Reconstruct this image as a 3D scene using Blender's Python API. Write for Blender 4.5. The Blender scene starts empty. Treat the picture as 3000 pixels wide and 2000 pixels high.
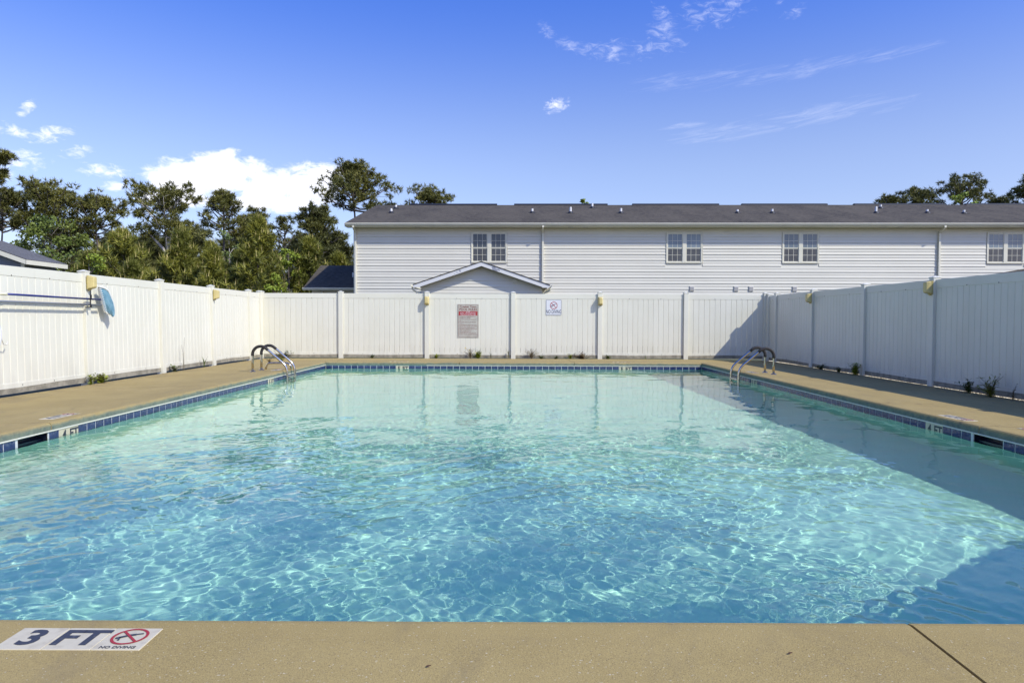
import bpy, math, random
import numpy as np
from mathutils import Vector, Matrix, Euler

rad = math.radians
sc = bpy.context.scene
col = sc.collection

# ------------------------------------------------------------------ camera
cam = bpy.data.cameras.new("camera")
cam.sensor_width = 36.0
cam.lens = 24.6
cam.clip_start = 0.05
cam.clip_end = 3000
cam_o = bpy.data.objects.new("camera", cam)
col.objects.link(cam_o)
cam_o.matrix_world = (Matrix.Translation((0, 0, 1.02)) @ Matrix.Rotation(rad(0.08), 4, 'Z')
                      @ Matrix.Rotation(rad(90 - 1.73), 4, 'X') @ Matrix.Rotation(rad(0.2), 4, 'Z'))
sc.camera = cam_o

# ------------------------------------------------------------------ light
SUN_EL, SUN_AZ = 42.8, 126.2            # azimuth clockwise from +Y
sun = bpy.data.lights.new("sun", 'SUN')
sun.energy = 3.75
sun.angle = rad(0.53)
sun.color = (1.0, 0.965, 0.875)
sun.cycles.is_caustics_light = True
sun_o = bpy.data.objects.new("sun", sun)
col.objects.link(sun_o)
sun_o.location = (20, -15, 25)
sun_o.rotation_euler = Vector((-.87, .637, -1)).to_track_quat('-Z', 'Y').to_euler()

sc.view_settings.view_transform = 'Standard'
sc.view_settings.look = 'None'
sc.view_settings.exposure = 0.25
sc.view_settings.gamma = 1
sc.view_settings.use_curve_mapping = False
sc.cycles.max_bounces = 10
sc.cycles.transmission_bounces = 6
sc.cycles.use_denoising = True

world = bpy.data.worlds.new("World")
sc.world = world
world.use_nodes = True
wn, wl = world.node_tree.nodes, world.node_tree.links
BG = wn['Background']
BG.inputs[1].default_value = 0.112


def wmath(op, a, b=None, c=None, clamp=False):
    n = wn.new('ShaderNodeMath')
    n.operation = op
    n.use_clamp = clamp
    for i, v in enumerate((a, b, c)):
        if v is None:
            continue
        if isinstance(v, (int, float)):
            n.inputs[i].default_value = v
        else:
            wl.new(v, n.inputs[i])
    return n.outputs[0]


def build_sky():
    sky = wn.new('ShaderNodeTexSky')
    sky.sky_type = 'NISHITA'
    sky.sun_disc = False
    sky.sun_elevation = rad(SUN_EL)
    sky.sun_rotation = rad(SUN_AZ)
    sky.altitude = 0
    sky.air_density = 1.0
    sky.dust_density = 1.4
    sky.ozone_density = 2.2
    tint = wn.new('ShaderNodeMix')
    tint.data_type = 'RGBA'
    tint.blend_type = 'MULTIPLY'
    tint.inputs[0].default_value = 1
    wl.new(sky.outputs[0], tint.inputs[6])
    tc = wn.new('ShaderNodeTexCoord')
    sep = wn.new('ShaderNodeSeparateXYZ')
    wl.new(tc.outputs['Generated'], sep.inputs[0])
    az = wmath('MULTIPLY', wmath('ARCTAN2', sep.outputs[0], sep.outputs[1]), 180 / math.pi)
    el = wmath('MULTIPLY', wmath('ARCSINE', sep.outputs[2]), 180 / math.pi)

    grad = wn.new('ShaderNodeMapRange')
    grad.interpolation_type = 'SMOOTHSTEP'
    grad.inputs[1].default_value = 11
    grad.inputs[2].default_value = 27
    wl.new(el, grad.inputs[0])
    gm = wn.new('ShaderNodeMix')
    gm.data_type = 'RGBA'
    wl.new(grad.outputs[0], gm.inputs[0])
    gm.inputs[6].default_value = (1.36, 1.27, 1.53, 1)
    gm.inputs[7].default_value = (.52, .86, 1.86, 1)
    wl.new(gm.outputs[2], tint.inputs[7])

    def noise(sx, sy, shear, detail, rough, off=0.0, dist=0.0):
        cb = wn.new('ShaderNodeCombineXYZ')
        wl.new(wmath('MULTIPLY', wmath('MULTIPLY_ADD', el, shear, az), sx), cb.inputs[0])
        wl.new(wmath('MULTIPLY', wmath('MULTIPLY_ADD', az, -0.12 if shear else 0.0, el), sy), cb.inputs[1])
        cb.inputs[2].default_value = off
        n = wn.new('ShaderNodeTexNoise')
        n.inputs['Scale'].default_value = 1
        n.inputs['Detail'].default_value = detail
        n.inputs['Roughness'].default_value = rough
        n.inputs['Distortion'].default_value = dist
        wl.new(cb.outputs[0], n.inputs['Vector'])
        return n.outputs[0]

    def field(blobs):
        f = None
        for (a, e, ra, re, s) in blobs:
            u = wmath('MULTIPLY', wmath('SUBTRACT', az, a), 1 / ra)
            w = wmath('MULTIPLY', wmath('SUBTRACT', el, e), 1 / re)
            if s:     # tilted
                w = wmath('MULTIPLY_ADD', wmath('SUBTRACT', az, a), -s / re, w)
            r = wmath('SUBTRACT', 1, wmath('ADD', wmath('MULTIPLY', u, u), wmath('MULTIPLY', w, w)))
            f = r if f is None else wmath('MAXIMUM', f, r)
        return wmath('MAXIMUM', f, -1.5)

    def ramp(x, lo, hi):
        n = wn.new('ShaderNodeMapRange')
        n.interpolation_type = 'SMOOTHSTEP'
        n.inputs[1].default_value = lo
        n.inputs[2].default_value = hi
        wl.new(x, n.inputs[0])
        return n.outputs[0]

    cum = [(-23.4, 10.4, 4.6, 1.7, 0), (-22.2, 11.2, 3.2, 1.5, 0), (-25.2, 9.7, 2.6, .85, 0)]
    cum2 = [(-16.8, 10.2, 4.2, 2.1, .12), (-15.4, 10.9, 2.8, 1.4, .2), (-18.6, 9.0, 4.4, 1.1, .05), (-19.8, 10.2, 2.2, 1.2, 0), (-25.5, 8.9, 3.6, .9, .03)]
    puff = [(-30.2, 10.3, 1.9, .6, .02), (-35.2, 10.4, 2.0, .8, 0), (-37.6, 12.4, 2.2, .9, 0),
            (-33.4, 12.3, 1.6, .7, .3), (-31.8, 11.4, 1.1, .5, .2), (-36.8, 9.5, 2.4, .8, 0), (-35.1, 12.2, .9, .5, 0),
            (-34.6, 13.8, .7, .5, .8), (-29.6, 9.3, 1.2, .4, 0), (3.4, 16.9, 1.1, .75, .15)]
    cir = [(16.2, 23.0, 3.3, 1.5, .1), (12.1, 21.5, 1.9, 1.5, -.3), (7.9, 20.6, 3.6, .95, -.05), (10.3, 20.7, 1.9, .6, .15),
           (2.6, 22.2, 1.0, .75, -.5), (4.2, 21.2, 1.2, .6, -.2), (11.6, 23.1, 1.0, .6, -.3), (21.5, 22.0, 1.1, .55, .3), (20.5, 23.0, .5, .5, 0)]
    streak = [(21.5, 18.2, 6.5, .75, .06), (14.5, 18.2, 6.0, .8, .03), (17.0, 14.3, 5.0, .75, .05), (24.0, 15.1, 6.0, .8, .05),
              (13.5, 15.0, 2.4, .35, .03), (28.5, 18.4, 3.0, .5, .1)]
    n1 = noise(.6, .9, 0, 9, .6, 1.3, .25)
    n1 = wmath('SUBTRACT', n1, .52)
    dc = ramp(wmath('MULTIPLY_ADD', n1, 2.5, field(cum)), .0, .75)
    n1b = noise(.55, 1.3, .5, 9, .66, 2.2, .5)
    n1b = wmath('SUBTRACT', n1b, .54)
    dc2 = wmath('MULTIPLY', ramp(wmath('MULTIPLY_ADD', n1b, 2.7, field(cum2)), -.05, .9), .97)
    n1c = noise(1.1, 2.2, .5, 9, .66, 5.2, .6)
    n1c = wmath('SUBTRACT', n1c, .56)
    dp = wmath('MULTIPLY', ramp(wmath('MULTIPLY_ADD', n1c, 4.2, field(puff)), -.1, 1.7), .85)
    dc = wmath('MAXIMUM', wmath('MAXIMUM', dc, dc2), dp)
    n2 = noise(.85, 1.9, .9, 12, .70, 4.1, .9)
    d2 = wmath('MULTIPLY', ramp(wmath('MULTIPLY_ADD', wmath('SUBTRACT', n2, .55), 5.5, field(cir)), .0, 3.0), .52)
    n3 = noise(.30, 2.6, .4, 11, .70, 7.7, .7)
    d3 = wmath('MULTIPLY', ramp(wmath('MULTIPLY_ADD', wmath('SUBTRACT', n3, .55), 5.5, field(streak)), -.2, 3.2), .30)
    dens = wmath('MAXIMUM', wmath('MAXIMUM', dc, d2), d3, clamp=True)
    mix = wn.new('ShaderNodeMix')
    mix.data_type = 'RGBA'
    wl.new(dens, mix.inputs[0])
    wl.new(tint.outputs[2], mix.inputs[6])
    mix.inputs[7].default_value = (10.2, 10.2, 11.0, 1)
    wl.new(mix.outputs[2], BG.inputs[0])


build_sky()

# ------------------------------------------------------------------ helpers


def link(o, parent=None):
    col.objects.link(o)
    if parent is not None:
        o.parent = parent
    return o


def tag(o, label=None, cat=None, group=None, kind=None):
    if label:
        o["label"] = label
    if cat:
        o["category"] = cat
    if group:
        o["group"] = group
    if kind:
        o["kind"] = kind
    return o


def empty(name, loc, label=None, cat=None, group=None, rot=(0, 0, 0)):
    o = bpy.data.objects.new(name, None)
    o.empty_display_size = 0.2
    o.location = loc
    o.rotation_euler = rot
    link(o)
    return tag(o, label, cat, group)


class MB:
    def __init__(s):
        s.v, s.f, s.m, s.k = [], [], [], 0

    def add(s, vs, fs, M=None):
        b = len(s.v)
        for p in vs:
            p = Vector(p)
            s.v.append(tuple(M @ p) if M is not None else tuple(p))
        for f in fs:
            s.f.append(tuple(i + b for i in f))
            s.m.append(s.k)
        return s

    def box(s, x0, x1, y0, y1, z0, z1, M=None):
        vs = [(x, y, z) for z in (z0, z1) for y in (y0, y1) for x in (x0, x1)]
        return s.add(vs, [(0, 2, 3, 1), (4, 5, 7, 6), (0, 1, 5, 4), (2, 6, 7, 3), (0, 4, 6, 2), (1, 3, 7, 5)], M)

    def bbox(s, x0, x1, y0, y1, z0, z1, c=.004, M=None):
        lo, hi = (x0, y0, z0), (x1, y1, z1)
        vs, ix = [], {}
        for sx in (0, 1):
            for sy in (0, 1):
                for sz in (0, 1):
                    sg = (sx, sy, sz)
                    p = [hi[i] if sg[i] else lo[i] for i in range(3)]
                    for a in range(3):
                        q = [p[i] if i == a else p[i] + (-c if sg[i] else c) for i in range(3)]
                        ix[(sg, a)] = len(vs)
                        vs.append(q)
        fs = []
        for a in range(3):
            b, d = (a + 1) % 3, (a + 2) % 3
            for t in (0, 1):
                def g(u, w):
                    q = [0, 0, 0]
                    q[a], q[b], q[d] = t, u, w
                    return ix[(tuple(q), a)]
                r = [g(0, 0), g(1, 0), g(1, 1), g(0, 1)]
                fs.append(r if t else r[::-1])
        for a in range(3):
            b, d = (a + 1) % 3, (a + 2) % 3
            for u in (0, 1):
                for w in (0, 1):
                    q0, q1 = [0, 0, 0], [0, 0, 0]
                    q1[a] = 1
                    q0[b] = q1[b] = u
                    q0[d] = q1[d] = w
                    q0, q1 = tuple(q0), tuple(q1)
                    r = [ix[(q0, b)], ix[(q1, b)], ix[(q1, d)], ix[(q0, d)]]
                    fs.append(r if (u ^ w) else r[::-1])
        for sx in (0, 1):
            for sy in (0, 1):
                for sz in (0, 1):
                    g = (sx, sy, sz)
                    r = [ix[(g, 0)], ix[(g, 1)], ix[(g, 2)]]
                    fs.append(r if (sx + sy + sz) % 2 else r[::-1])
        return s.add(vs, fs, M)

    def prism(s, poly, h0, h1, M=None):
        """polygon in local XY, extruded along local Z"""
        n = len(poly)
        vs = [(x, y, h0) for x, y in poly] + [(x, y, h1) for x, y in poly]
        fs = [tuple(range(n))[::-1], tuple(range(n, 2 * n))]
        fs += [(i, (i + 1) % n, n + (i + 1) % n, n + i) for i in range(n)]
        return s.add(vs, fs, M)

    def tube(s, path, r, n=8, M=None, cap=True):
        P = [Vector(p) for p in path]
        R = r if isinstance(r, (list, tuple)) else [r] * len(P)
        up = None
        vs, fs = [], []
        for i, p in enumerate(P):
            t = (P[min(i + 1, len(P) - 1)] - P[max(i - 1, 0)]).normalized()
            if up is None:
                up = Vector((0, 0, 1)) if abs(t.z) < .9 else Vector((1, 0, 0))
            a = t.cross(up)
            if a.length < 1e-5:
                a = t.cross(Vector((0, 1, 0)))
            a.normalize()
            up = a.cross(t).normalized()
            for k in range(n):
                w = 2 * math.pi * k / n
                vs.append(p + (a * math.cos(w) + up * math.sin(w)) * R[i])
        for i in range(len(P) - 1):
            for k in range(n):
                k2 = (k + 1) % n
                fs.append((i * n + k, i * n + k2, (i + 1) * n + k2, (i + 1) * n + k))
        if cap:
            fs.append(tuple(range(n))[::-1])
            fs.append(tuple(range((len(P) - 1) * n, len(P) * n)))
        return s.add(vs, fs, M)

    def lathe(s, prof, n=16, M=None):
        vs, fs = [], []
        for (r, z) in prof:
            for k in range(n):
                w = 2 * math.pi * k / n
                vs.append((r * math.cos(w), r * math.sin(w), z))
        for i in range(len(prof) - 1):
            for k in range(n):
                k2 = (k + 1) % n
                fs.append((i * n + k, i * n + k2, (i + 1) * n + k2, (i + 1) * n + k))
        fs.append(tuple(range(n))[::-1])
        fs.append(tuple(range((len(prof) - 1) * n, len(prof) * n)))
        return s.add(vs, fs, M)

    def mesh(s, name, mats, smooth=False):
        me = bpy.data.meshes.new(name)
        me.from_pydata(s.v, [], s.f)
        for m in (mats if isinstance(mats, (list, tuple)) else [mats]):
            me.materials.append(m)
        if max(s.m, default=0) > 0:
            me.polygons.foreach_set('material_index', s.m)
        if smooth:
            me.polygons.foreach_set('use_smooth', [True] * len(s.f))
        me.update()
        return me

    def build(s, name, mats, parent=None, smooth=False, loc=None):
        o = bpy.data.objects.new(name, s.mesh(name, mats, smooth))
        if loc is not None:
            o.location = loc
        return link(o, parent)


def inst(name, me, parent, loc=(0, 0, 0), rot=(0, 0, 0)):
    o = bpy.data.objects.new(name, me)
    o.location = loc
    o.rotation_euler = rot
    return link(o, parent)


def tri_mesh(name, V, F, mats, fmat=None, smooth=False):
    """fast mesh from numpy arrays (all faces the same size)"""
    me = bpy.data.meshes.new(name)
    k = F.shape[1]
    me.vertices.add(len(V))
    me.vertices.foreach_set('co', np.asarray(V, np.float32).ravel())
    me.loops.add(F.size)
    me.loops.foreach_set('vertex_index', np.asarray(F, np.int32).ravel())
    me.polygons.add(len(F))
    me.polygons.foreach_set('loop_start', np.arange(0, F.size, k, dtype=np.int32))
    for m in (mats if isinstance(mats, (list, tuple)) else [mats]):
        me.materials.append(m)
    if fmat is not None:
        me.polygons.foreach_set('material_index', np.asarray(fmat, np.int32))
    if smooth:
        me.polygons.foreach_set('use_smooth', np.ones(len(F), bool))
    me.update(calc_edges=True)
    me.validate()
    return me


def text_mb(mb, s, size, M, bold=0.0, depth=.0006, align='CENTER', sx=1.0):
    cu = bpy.data.curves.new("lettering", 'FONT')
    cu.body = s
    cu.size = size
    cu.align_x = align
    cu.align_y = 'CENTER'
    cu.offset = bold
    cu.extrude = depth
    cu.resolution_u = 3
    o = bpy.data.objects.new("lettering", cu)
    col.objects.link(o)
    dg = bpy.context.evaluated_depsgraph_get()
    me = bpy.data.meshes.new_from_object(o.evaluated_get(dg))
    mb.add([(v.co.x * sx, v.co.y, v.co.z) for v in me.vertices], [tuple(p.vertices) for p in me.polygons], M)
    bpy.data.objects.remove(o)
    bpy.data.curves.remove(cu)
    bpy.data.meshes.remove(me)


# ------------------------------------------------------------------ materials
class NT:
    def __init__(s, name):
        s.mat = bpy.data.materials.new(name)
        s.mat.use_nodes = True
        s.n, s.l = s.mat.node_tree.nodes, s.mat.node_tree.links
        s.b = s.n['Principled BSDF']
        g = s.n.new('ShaderNodeNewGeometry')
        s.pos, s.island, s.geo = g.outputs['Position'], g.outputs['Random Per Island'], g

    def set(s, inp, v):
        i = s.b.inputs[inp] if isinstance(inp, str) else inp
        if isinstance(v, (int, float, tuple)):
            i.default_value = v
        else:
            s.l.new(v, i)

    def math(s, op, a, b=None, c=None):
        n = s.n.new('ShaderNodeMath')
        n.operation = op
        for i, v in enumerate((a, b, c)):
            if v is not None:
                s.set(n.inputs[i], v)
        return n.outputs[0]

    def noise(s, scale, detail=4, rough=.5, stretch=None, dist=0):
        v = s.pos
        if stretch:
            m = s.n.new('ShaderNodeMapping')
            m.inputs['Scale'].default_value = stretch
            s.l.new(v, m.inputs[0])
            v = m.outputs[0]
        n = s.n.new('ShaderNodeTexNoise')
        n.inputs['Scale'].default_value = scale
        n.inputs['Detail'].default_value = detail
        n.inputs['Roughness'].default_value = rough
        n.inputs['Distortion'].default_value = dist
        s.l.new(v, n.inputs['Vector'])
        return n.outputs[0]

    def ramp(s, x, lo, hi, a=0., b=1.):
        n = s.n.new('ShaderNodeMapRange')
        n.interpolation_type = 'SMOOTHSTEP'
        for i, v in enumerate((lo, hi, a, b)):
            n.inputs[1 + i].default_value = v
        s.l.new(x, n.inputs[0])
        return n.outputs[0]

    def mix(s, f, a, b, mode='MIX'):
        n = s.n.new('ShaderNodeMix')
        n.data_type = 'RGBA'
        n.blend_type = mode
        s.set(n.inputs[0], f)
        for i, v in ((6, a), (7, b)):
            s.set(n.inputs[i], (v + (1,)) if isinstance(v, tuple) and len(v) == 3 else v)
        return n.outputs[2]

    def sep(s):
        n = s.n.new('ShaderNodeSeparateXYZ')
        s.l.new(s.pos, n.inputs[0])
        return n.outputs

    def bump(s, h, strength, dist=.01):
        n = s.n.new('ShaderNodeBump')
        n.inputs['Strength'].default_value = strength
        n.inputs['Distance'].default_value = dist
        s.l.new(h, n.inputs['Height'])
        s.l.new(n.outputs[0], s.b.inputs['Normal'])


def simple(name, c, rough=.5, metal=0., spec=.5, var=0., vscale=4., c2=None, thr=None):
    t = NT(name)
    t.set('Roughness', rough)
    t.set('Metallic', metal)
    t.set('Specular IOR Level', spec)
    if var or c2:
        n = t.noise(vscale, 6, .6)
        f = t.ramp(n, *(thr or (.3, .7)))
        t.set('Base Color', t.mix(f, c, c2 or tuple(x * (1 - var) for x in c)))
    else:
        t.set('Base Color', c + (1,))
    return t.mat


def m_vinyl():
    t = NT("white_vinyl")
    t.set('Roughness', .38)
    a = t.noise(1.3, 6, .65)
    c = t.mix(t.ramp(a, .35, .75), (.71, .683, .55), (.67, .643, .51))
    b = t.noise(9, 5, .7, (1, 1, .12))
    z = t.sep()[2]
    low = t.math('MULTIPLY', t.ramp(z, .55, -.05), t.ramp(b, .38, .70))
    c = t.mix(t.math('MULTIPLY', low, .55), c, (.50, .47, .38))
    oi = t.n.new('ShaderNodeObjectInfo')
    c = t.mix(t.math('MULTIPLY', oi.outputs['Random'], .30), c, (.63, .605, .47))
    st = t.noise(5, 5, .7, (1, 1, .05))
    c = t.mix(t.math('MULTIPLY', t.ramp(st, .58, .8), .22), c, (.46, .44, .34))
    sp = t.noise(46, 2, .5)
    c = t.mix(t.math('MULTIPLY', t.ramp(sp, .74, .8), .35), c, (.35, .33, .29))
    t.set('Base Color', c)
    return t.mat


def m_concrete(algae_and_bounce=False):
    t = NT("algae_and_bounce_coping" if algae_and_bounce else "tan_deck_concrete")
    t.set('Roughness', .85)
    t.set('Specular IOR Level', .25)
    a = t.noise(1.1, 8, .68)
    c = t.mix(t.ramp(a, .35, .66), (.365, .272, .104), (.285, .208, .075))
    b = t.noise(230, 3, .75)
    c = t.mix(t.ramp(b, .35, .72), c, (.42, .315, .118), 'MIX')
    d = t.noise(330, 2, .5)
    c = t.mix(t.math('MULTIPLY', t.ramp(d, .57, .68), .8), c, (.13, .095, .055))
    e = t.noise(95, 2, .5)
    c = t.mix(t.math('MULTIPLY', t.ramp(e, .66, .74), .8), c, (.60, .52, .36))
    w = t.noise(3, 5, .7, (1, .35, 1), 1.0)
    c = t.mix(t.math('MULTIPLY', t.ramp(w, .50, .78), .5), c, (.20, .155, .085))
    vo = t.n.new('ShaderNodeTexVoronoi')
    vo.feature = 'DISTANCE_TO_EDGE'
    vo.inputs['Scale'].default_value = .42
    wv = t.n.new('ShaderNodeVectorMath')
    wv.operation = 'ADD'
    nz = t.n.new('ShaderNodeTexNoise')
    nz.inputs['Scale'].default_value = 2.2
    nz.inputs['Detail'].default_value = 6
    t.l.new(t.pos, nz.inputs['Vector'])
    t.l.new(t.pos, wv.inputs[0])
    t.l.new(nz.outputs['Color'], wv.inputs[1])
    t.l.new(wv.outputs[0], vo.inputs['Vector'])
    crk = t.math('MULTIPLY', t.ramp(vo.outputs['Distance'], .0045, .0), t.ramp(t.noise(.33, 2, .5), .52, .60))
    c = t.mix(t.math('MULTIPLY', crk, .7), c, (.10, .075, .045))
    ax = t.math('ABSOLUTE', t.sep()[0])
    foot = t.math('MULTIPLY', t.ramp(ax, 6.1, 7.0), t.ramp(t.noise(4, 5, .7), .35, .7))
    c = t.mix(t.math('MULTIPLY', foot, .5), c, (.15, .115, .065))
    wet = t.ramp(t.noise(.8, 4, .6, (1, 1, 1), .5), .60, .66)
    c = t.mix(t.math('MULTIPLY', wet, .16), c, (.17, .125, .05))
    if algae_and_bounce:
        n = t.noise(7, 5, .65)
        f = t.ramp(t.math('MULTIPLY_ADD', n, -.055, t.sep()[2]), -.030, -.074)
        g = t.mix(t.ramp(t.noise(14, 5, .7), .35, .7), (.20, .225, .155), (.125, .15, .115))  # algae stain plus green light off the water, both put into the colour
        c = t.mix(f, c, g)
    t.set('Base Color', c)
    t.bump(t.noise(160, 4, .7), .55, .004)
    return t.mat


def m_shingle(name="dark_shingle", c1=(.092, .078, .056), c2=(.036, .031, .024)):
    t = NT(name)
    t.set('Roughness', .9)
    t.set('Specular IOR Level', .2)
    a = t.noise(.55, 6, .65, (1.2, .45, 1))
    c = t.mix(t.ramp(a, .35, .68), c1, c2)
    b = t.noise(4, 3, .6, (1.4, 7, 7))
    c = t.mix(t.ramp(b, .4, .65), c, tuple(x * 1.45 for x in c1))
    w = t.n.new('ShaderNodeTexWave')
    w.bands_direction = 'Y'
    w.inputs['Scale'].default_value = 2.2
    w.inputs['Distortion'].default_value = .35
    w.inputs['Detail'].default_value = 2
    t.l.new(t.pos, w.inputs[0])
    c = t.mix(t.ramp(w.outputs[1], .05, .3, .45, 0), c, (.016, .016, .016))
    t.set('Base Color', c)
    t.bump(b, .6, .01)
    return t.mat


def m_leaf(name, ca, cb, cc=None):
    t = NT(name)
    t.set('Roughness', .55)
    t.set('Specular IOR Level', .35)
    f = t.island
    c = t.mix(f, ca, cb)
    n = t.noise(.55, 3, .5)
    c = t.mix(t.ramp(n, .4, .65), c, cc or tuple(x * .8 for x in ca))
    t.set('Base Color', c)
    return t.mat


def m_bark(name, ca, cb):
    t = NT(name)
    t.set('Roughness', .95)
    t.set('Base Color', t.mix(t.ramp(t.noise(5, 6, .7, (1, 1, .25)), .35, .65), ca, cb))
    return t.mat


VINYL = m_vinyl()
DECK = m_concrete()
COPE = m_concrete(True)
WOODB = simple("weathered_board", (.35, .315, .23), .9, 0, .2, c2=(.20, .18, .13), vscale=9)
STEEL = simple("stainless_steel", (.62, .565, .47), .17, 1.0, var=.25, vscale=30)
FOAM = simple("black_foam_grip", (.022, .018, .015), .75)
TILE = None
WHITE_TRIM = simple("white_trim_paint", (.71, .675, .52), .45, var=.08, vscale=2)
SIDING = simple("white_siding", (.675, .64, .515), .5, var=.05, vscale=.7)
GLASSUP = simple("upper_window_glass", (.115, .15, .175), .06, 0, .7)
GLASSLO = simple("lower_screened_glass", (.085, .088, .088), .22, 0, .5, c2=(.055, .057, .06), vscale=3)
GLASSBL = simple("pane_over_blind", (.20, .245, .27), .08, 0, .6, c2=(.15, .19, .215), vscale=1.5)
GLASSDK = simple("dark_pane", (.05, .06, .072), .05, 0, .7)
BLACKP = simple("black_plastic", (.012, .012, .014), .5)
YELLOW = simple("yellowed_plastic", (.50, .40, .13), .5, var=.18, vscale=12)
YELLOW2 = simple("yellowed_lens", (.62, .50, .20), .35, var=.12, vscale=10)
NAVY = simple("navy_paint", (.02, .03, .075), .5)
DARKLET = simple("dark_lettering", (.04, .042, .05), .55, c2=(.10, .10, .10), vscale=45, thr=(.55, .75))
REDP = simple("red_print", (.36, .022, .02), .5)
MAROON = simple("maroon_print", (.18, .02, .018), .5)
SIGNW = simple("sign_white", (.70, .70, .68), .4, var=.05)
SIGNG = simple("sign_grey_white", (.50, .48, .385), .45, var=.18, vscale=9)
TILEW = simple("white_ceramic", (.58, .51, .34), .4, c2=(.46, .39, .25), vscale=16, thr=(.45, .75))
SOIL = simple("soil", (.075, .06, .042), .95, 0, .1, c2=(.035, .028, .02), vscale=6)

# ------------------------------------------------------------------ ground
PX0, PX1, PY0, PY1 = -4.54, 4.58, 2.37, 16.95
WZ = -.157
t = NT("grass_ground")
t.set('Roughness', .95)
t.set('Base Color', t.mix(t.ramp(t.noise(.4, 8, .7), .35, .65), (.055, .075, .022), (.10, .09, .045)))
gb = MB()
gx = [-600, PX0 - .2, PX1 + .2, 600]
gy = [-300, PY0 - .2, PY1 + .2, 1500]
for i in range(3):
    for j in range(3):
        if i == 1 and j == 1:
            continue
        gb.add([(gx[i], gy[j], -.22), (gx[i + 1], gy[j], -.22), (gx[i + 1], gy[j + 1], -.22), (gx[i], gy[j + 1], -.22)], [(0, 1, 2, 3)])
tag(gb.build("ground", t.mat), "grassy ground around the pool yard and the houses", kind='structure')
so = MB()
for (a, b, c, d) in ((-7.6, PX0 - .1, -3, 20.2), (PX1 + .1, 7.3, -3, 20.2), (PX0 - .1, PX1 + .1, PY1 + .1, 20.2), (PX0 - .1, PX1 + .1, -3, PY0 - .1)):
    so.add([(a, c, -.20), (b, c, -.20), (b, d, -.20), (a, d, -.20)], [(0, 1, 2, 3)])
tag(so.build("soil_bed", SOIL), "dark soil under the deck and along the fence foot", kind='structure')

# ------------------------------------------------------------------ pool basin
t = NT("aqua_plaster")
t.set('Roughness', .8)
t.set('Specular IOR Level', .2)
a = t.ramp(t.noise(1.7, 6, .6), .3, .7)
t.set('Base Color', t.mix(a, (.41, .70, .52), (.355, .65, .475)))
PLASTER = t.mat
basin = empty("pool_basin", (0, 0, 0))
tag(basin, "rectangular swimming pool basin with aqua plaster and blue tile band", kind='structure')
ZN, ZF = -1.08, -1.70
WL, WR, WN, WF = PX0 - .015, PX1 + .015, PY0 - .015, PY1 + .015


def zfloor(y):
    return ZN + (ZF - ZN) * (y - WN) / (WF - WN)


fb = MB()
ny = 24
ys = [WN + (WF - WN) * i / ny for i in range(ny + 1)]
fb.add([(x, y, zfloor(y)) for y in ys for x in (WL, WR)], [(2 * i, 2 * i + 1, 2 * i + 3, 2 * i + 2) for i in range(ny)])
floor_o = fb.build("pool_floor", PLASTER, basin)
SKL, SKR = (6.39, 6.81), (6.52, 6.94)
wb = MB()


def wall_seg(x, y0, y1, ztop, flip):
    vs = [(x, y0, zfloor(y0)), (x, y1, zfloor(y1)), (x, y1, ztop), (x, y0, ztop)]
    wb.add(vs, [(0, 1, 2, 3) if flip else (3, 2, 1, 0)])


for x, sk, fl in ((WL, SKL, True), (WR, SKR, False)):
    wall_seg(x, WN, sk[0], -.06, fl)
    wall_seg(x, sk[0], sk[1], -.245, fl)
    wall_seg(x, sk[1], WF, -.06, fl)
for y in (WN, WF):
    z = zfloor(y)
    wb.add([(WL, y, z), (WR, y, z), (WR, y, -.06), (WL, y, -.06)], [(0, 1, 2, 3)])
wall_o = wb.build("pool_wall", PLASTER, basin)
# skimmer mouths
sk_mat = simple("dark_skimmer_throat", (.012, .016, .035), .4)
for x, sk, s in ((WL, SKL, -1), (WR, SKR, 1)):
    b = MB()
    d = x + s * .10
    y0, y1 = sk
    z0, z1 = -.245, -.088
    b.add([(x, y0, z0), (x, y1, z0), (d, y1, z0), (d, y0, z0)], [(0, 1, 2, 3)])
    b.add([(x, y0, z1), (x, y1, z1), (d, y1, z1), (d, y0, z1)], [(0, 1, 2, 3)])
    b.add([(d, y0, z0), (d, y1, z0), (d, y1, z1), (d, y0, z1)], [(0, 1, 2, 3)])
    for y in sk:
        b.add([(x, y, z0), (d, y, z0), (d, y, z1), (x, y, z1)], [(0, 1, 2, 3)])
    b.box(min(x, d) + .04, min(x, d) + .05, y0 + .01, y1 - .01, -.19, -.15)
    b.build("skimmer_mouth", sk_mat, basin)

# tile band
t = NT("blue_glazed_tile")
t.set('Roughness', .12)
t.set('Specular IOR Level', .6)
oi = t.n.new('ShaderNodeObjectInfo')
c = t.mix(oi.outputs['Random'], (.014, .026, .085), (.022, .038, .115))
z = t.sep()[2]
sc_ = t.math('MULTIPLY', t.ramp(t.noise(28, 4, .7), .4, .7), t.ramp(z, -.155, -.09))
c = t.mix(t.math('MULTIPLY', sc_, .45), c, (.24, .26, .30))
t.set('Base Color', c)
TILE = t.mat
TW = .1535
tb = MB()
tb.bbox(-.0722, .0722, -.012, 0, -.245, -.090, .003)
tile_me = tb.mesh("tile", TILE)
tb = MB()
tb.bbox(-.0760, .0760, -.014, 0, -.245, -.090, .002)
tilew_me = tb.mesh("marker_tile", TILEW)


def letter(parent, s, size, bold, mat, loc, rot, depth=.0006, sx=1.0, name="lettering"):
    b = MB()
    text_mb(b, s, size, None, bold, depth, sx=sx)
    return b.build(name, mat, parent, loc=loc), None


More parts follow.
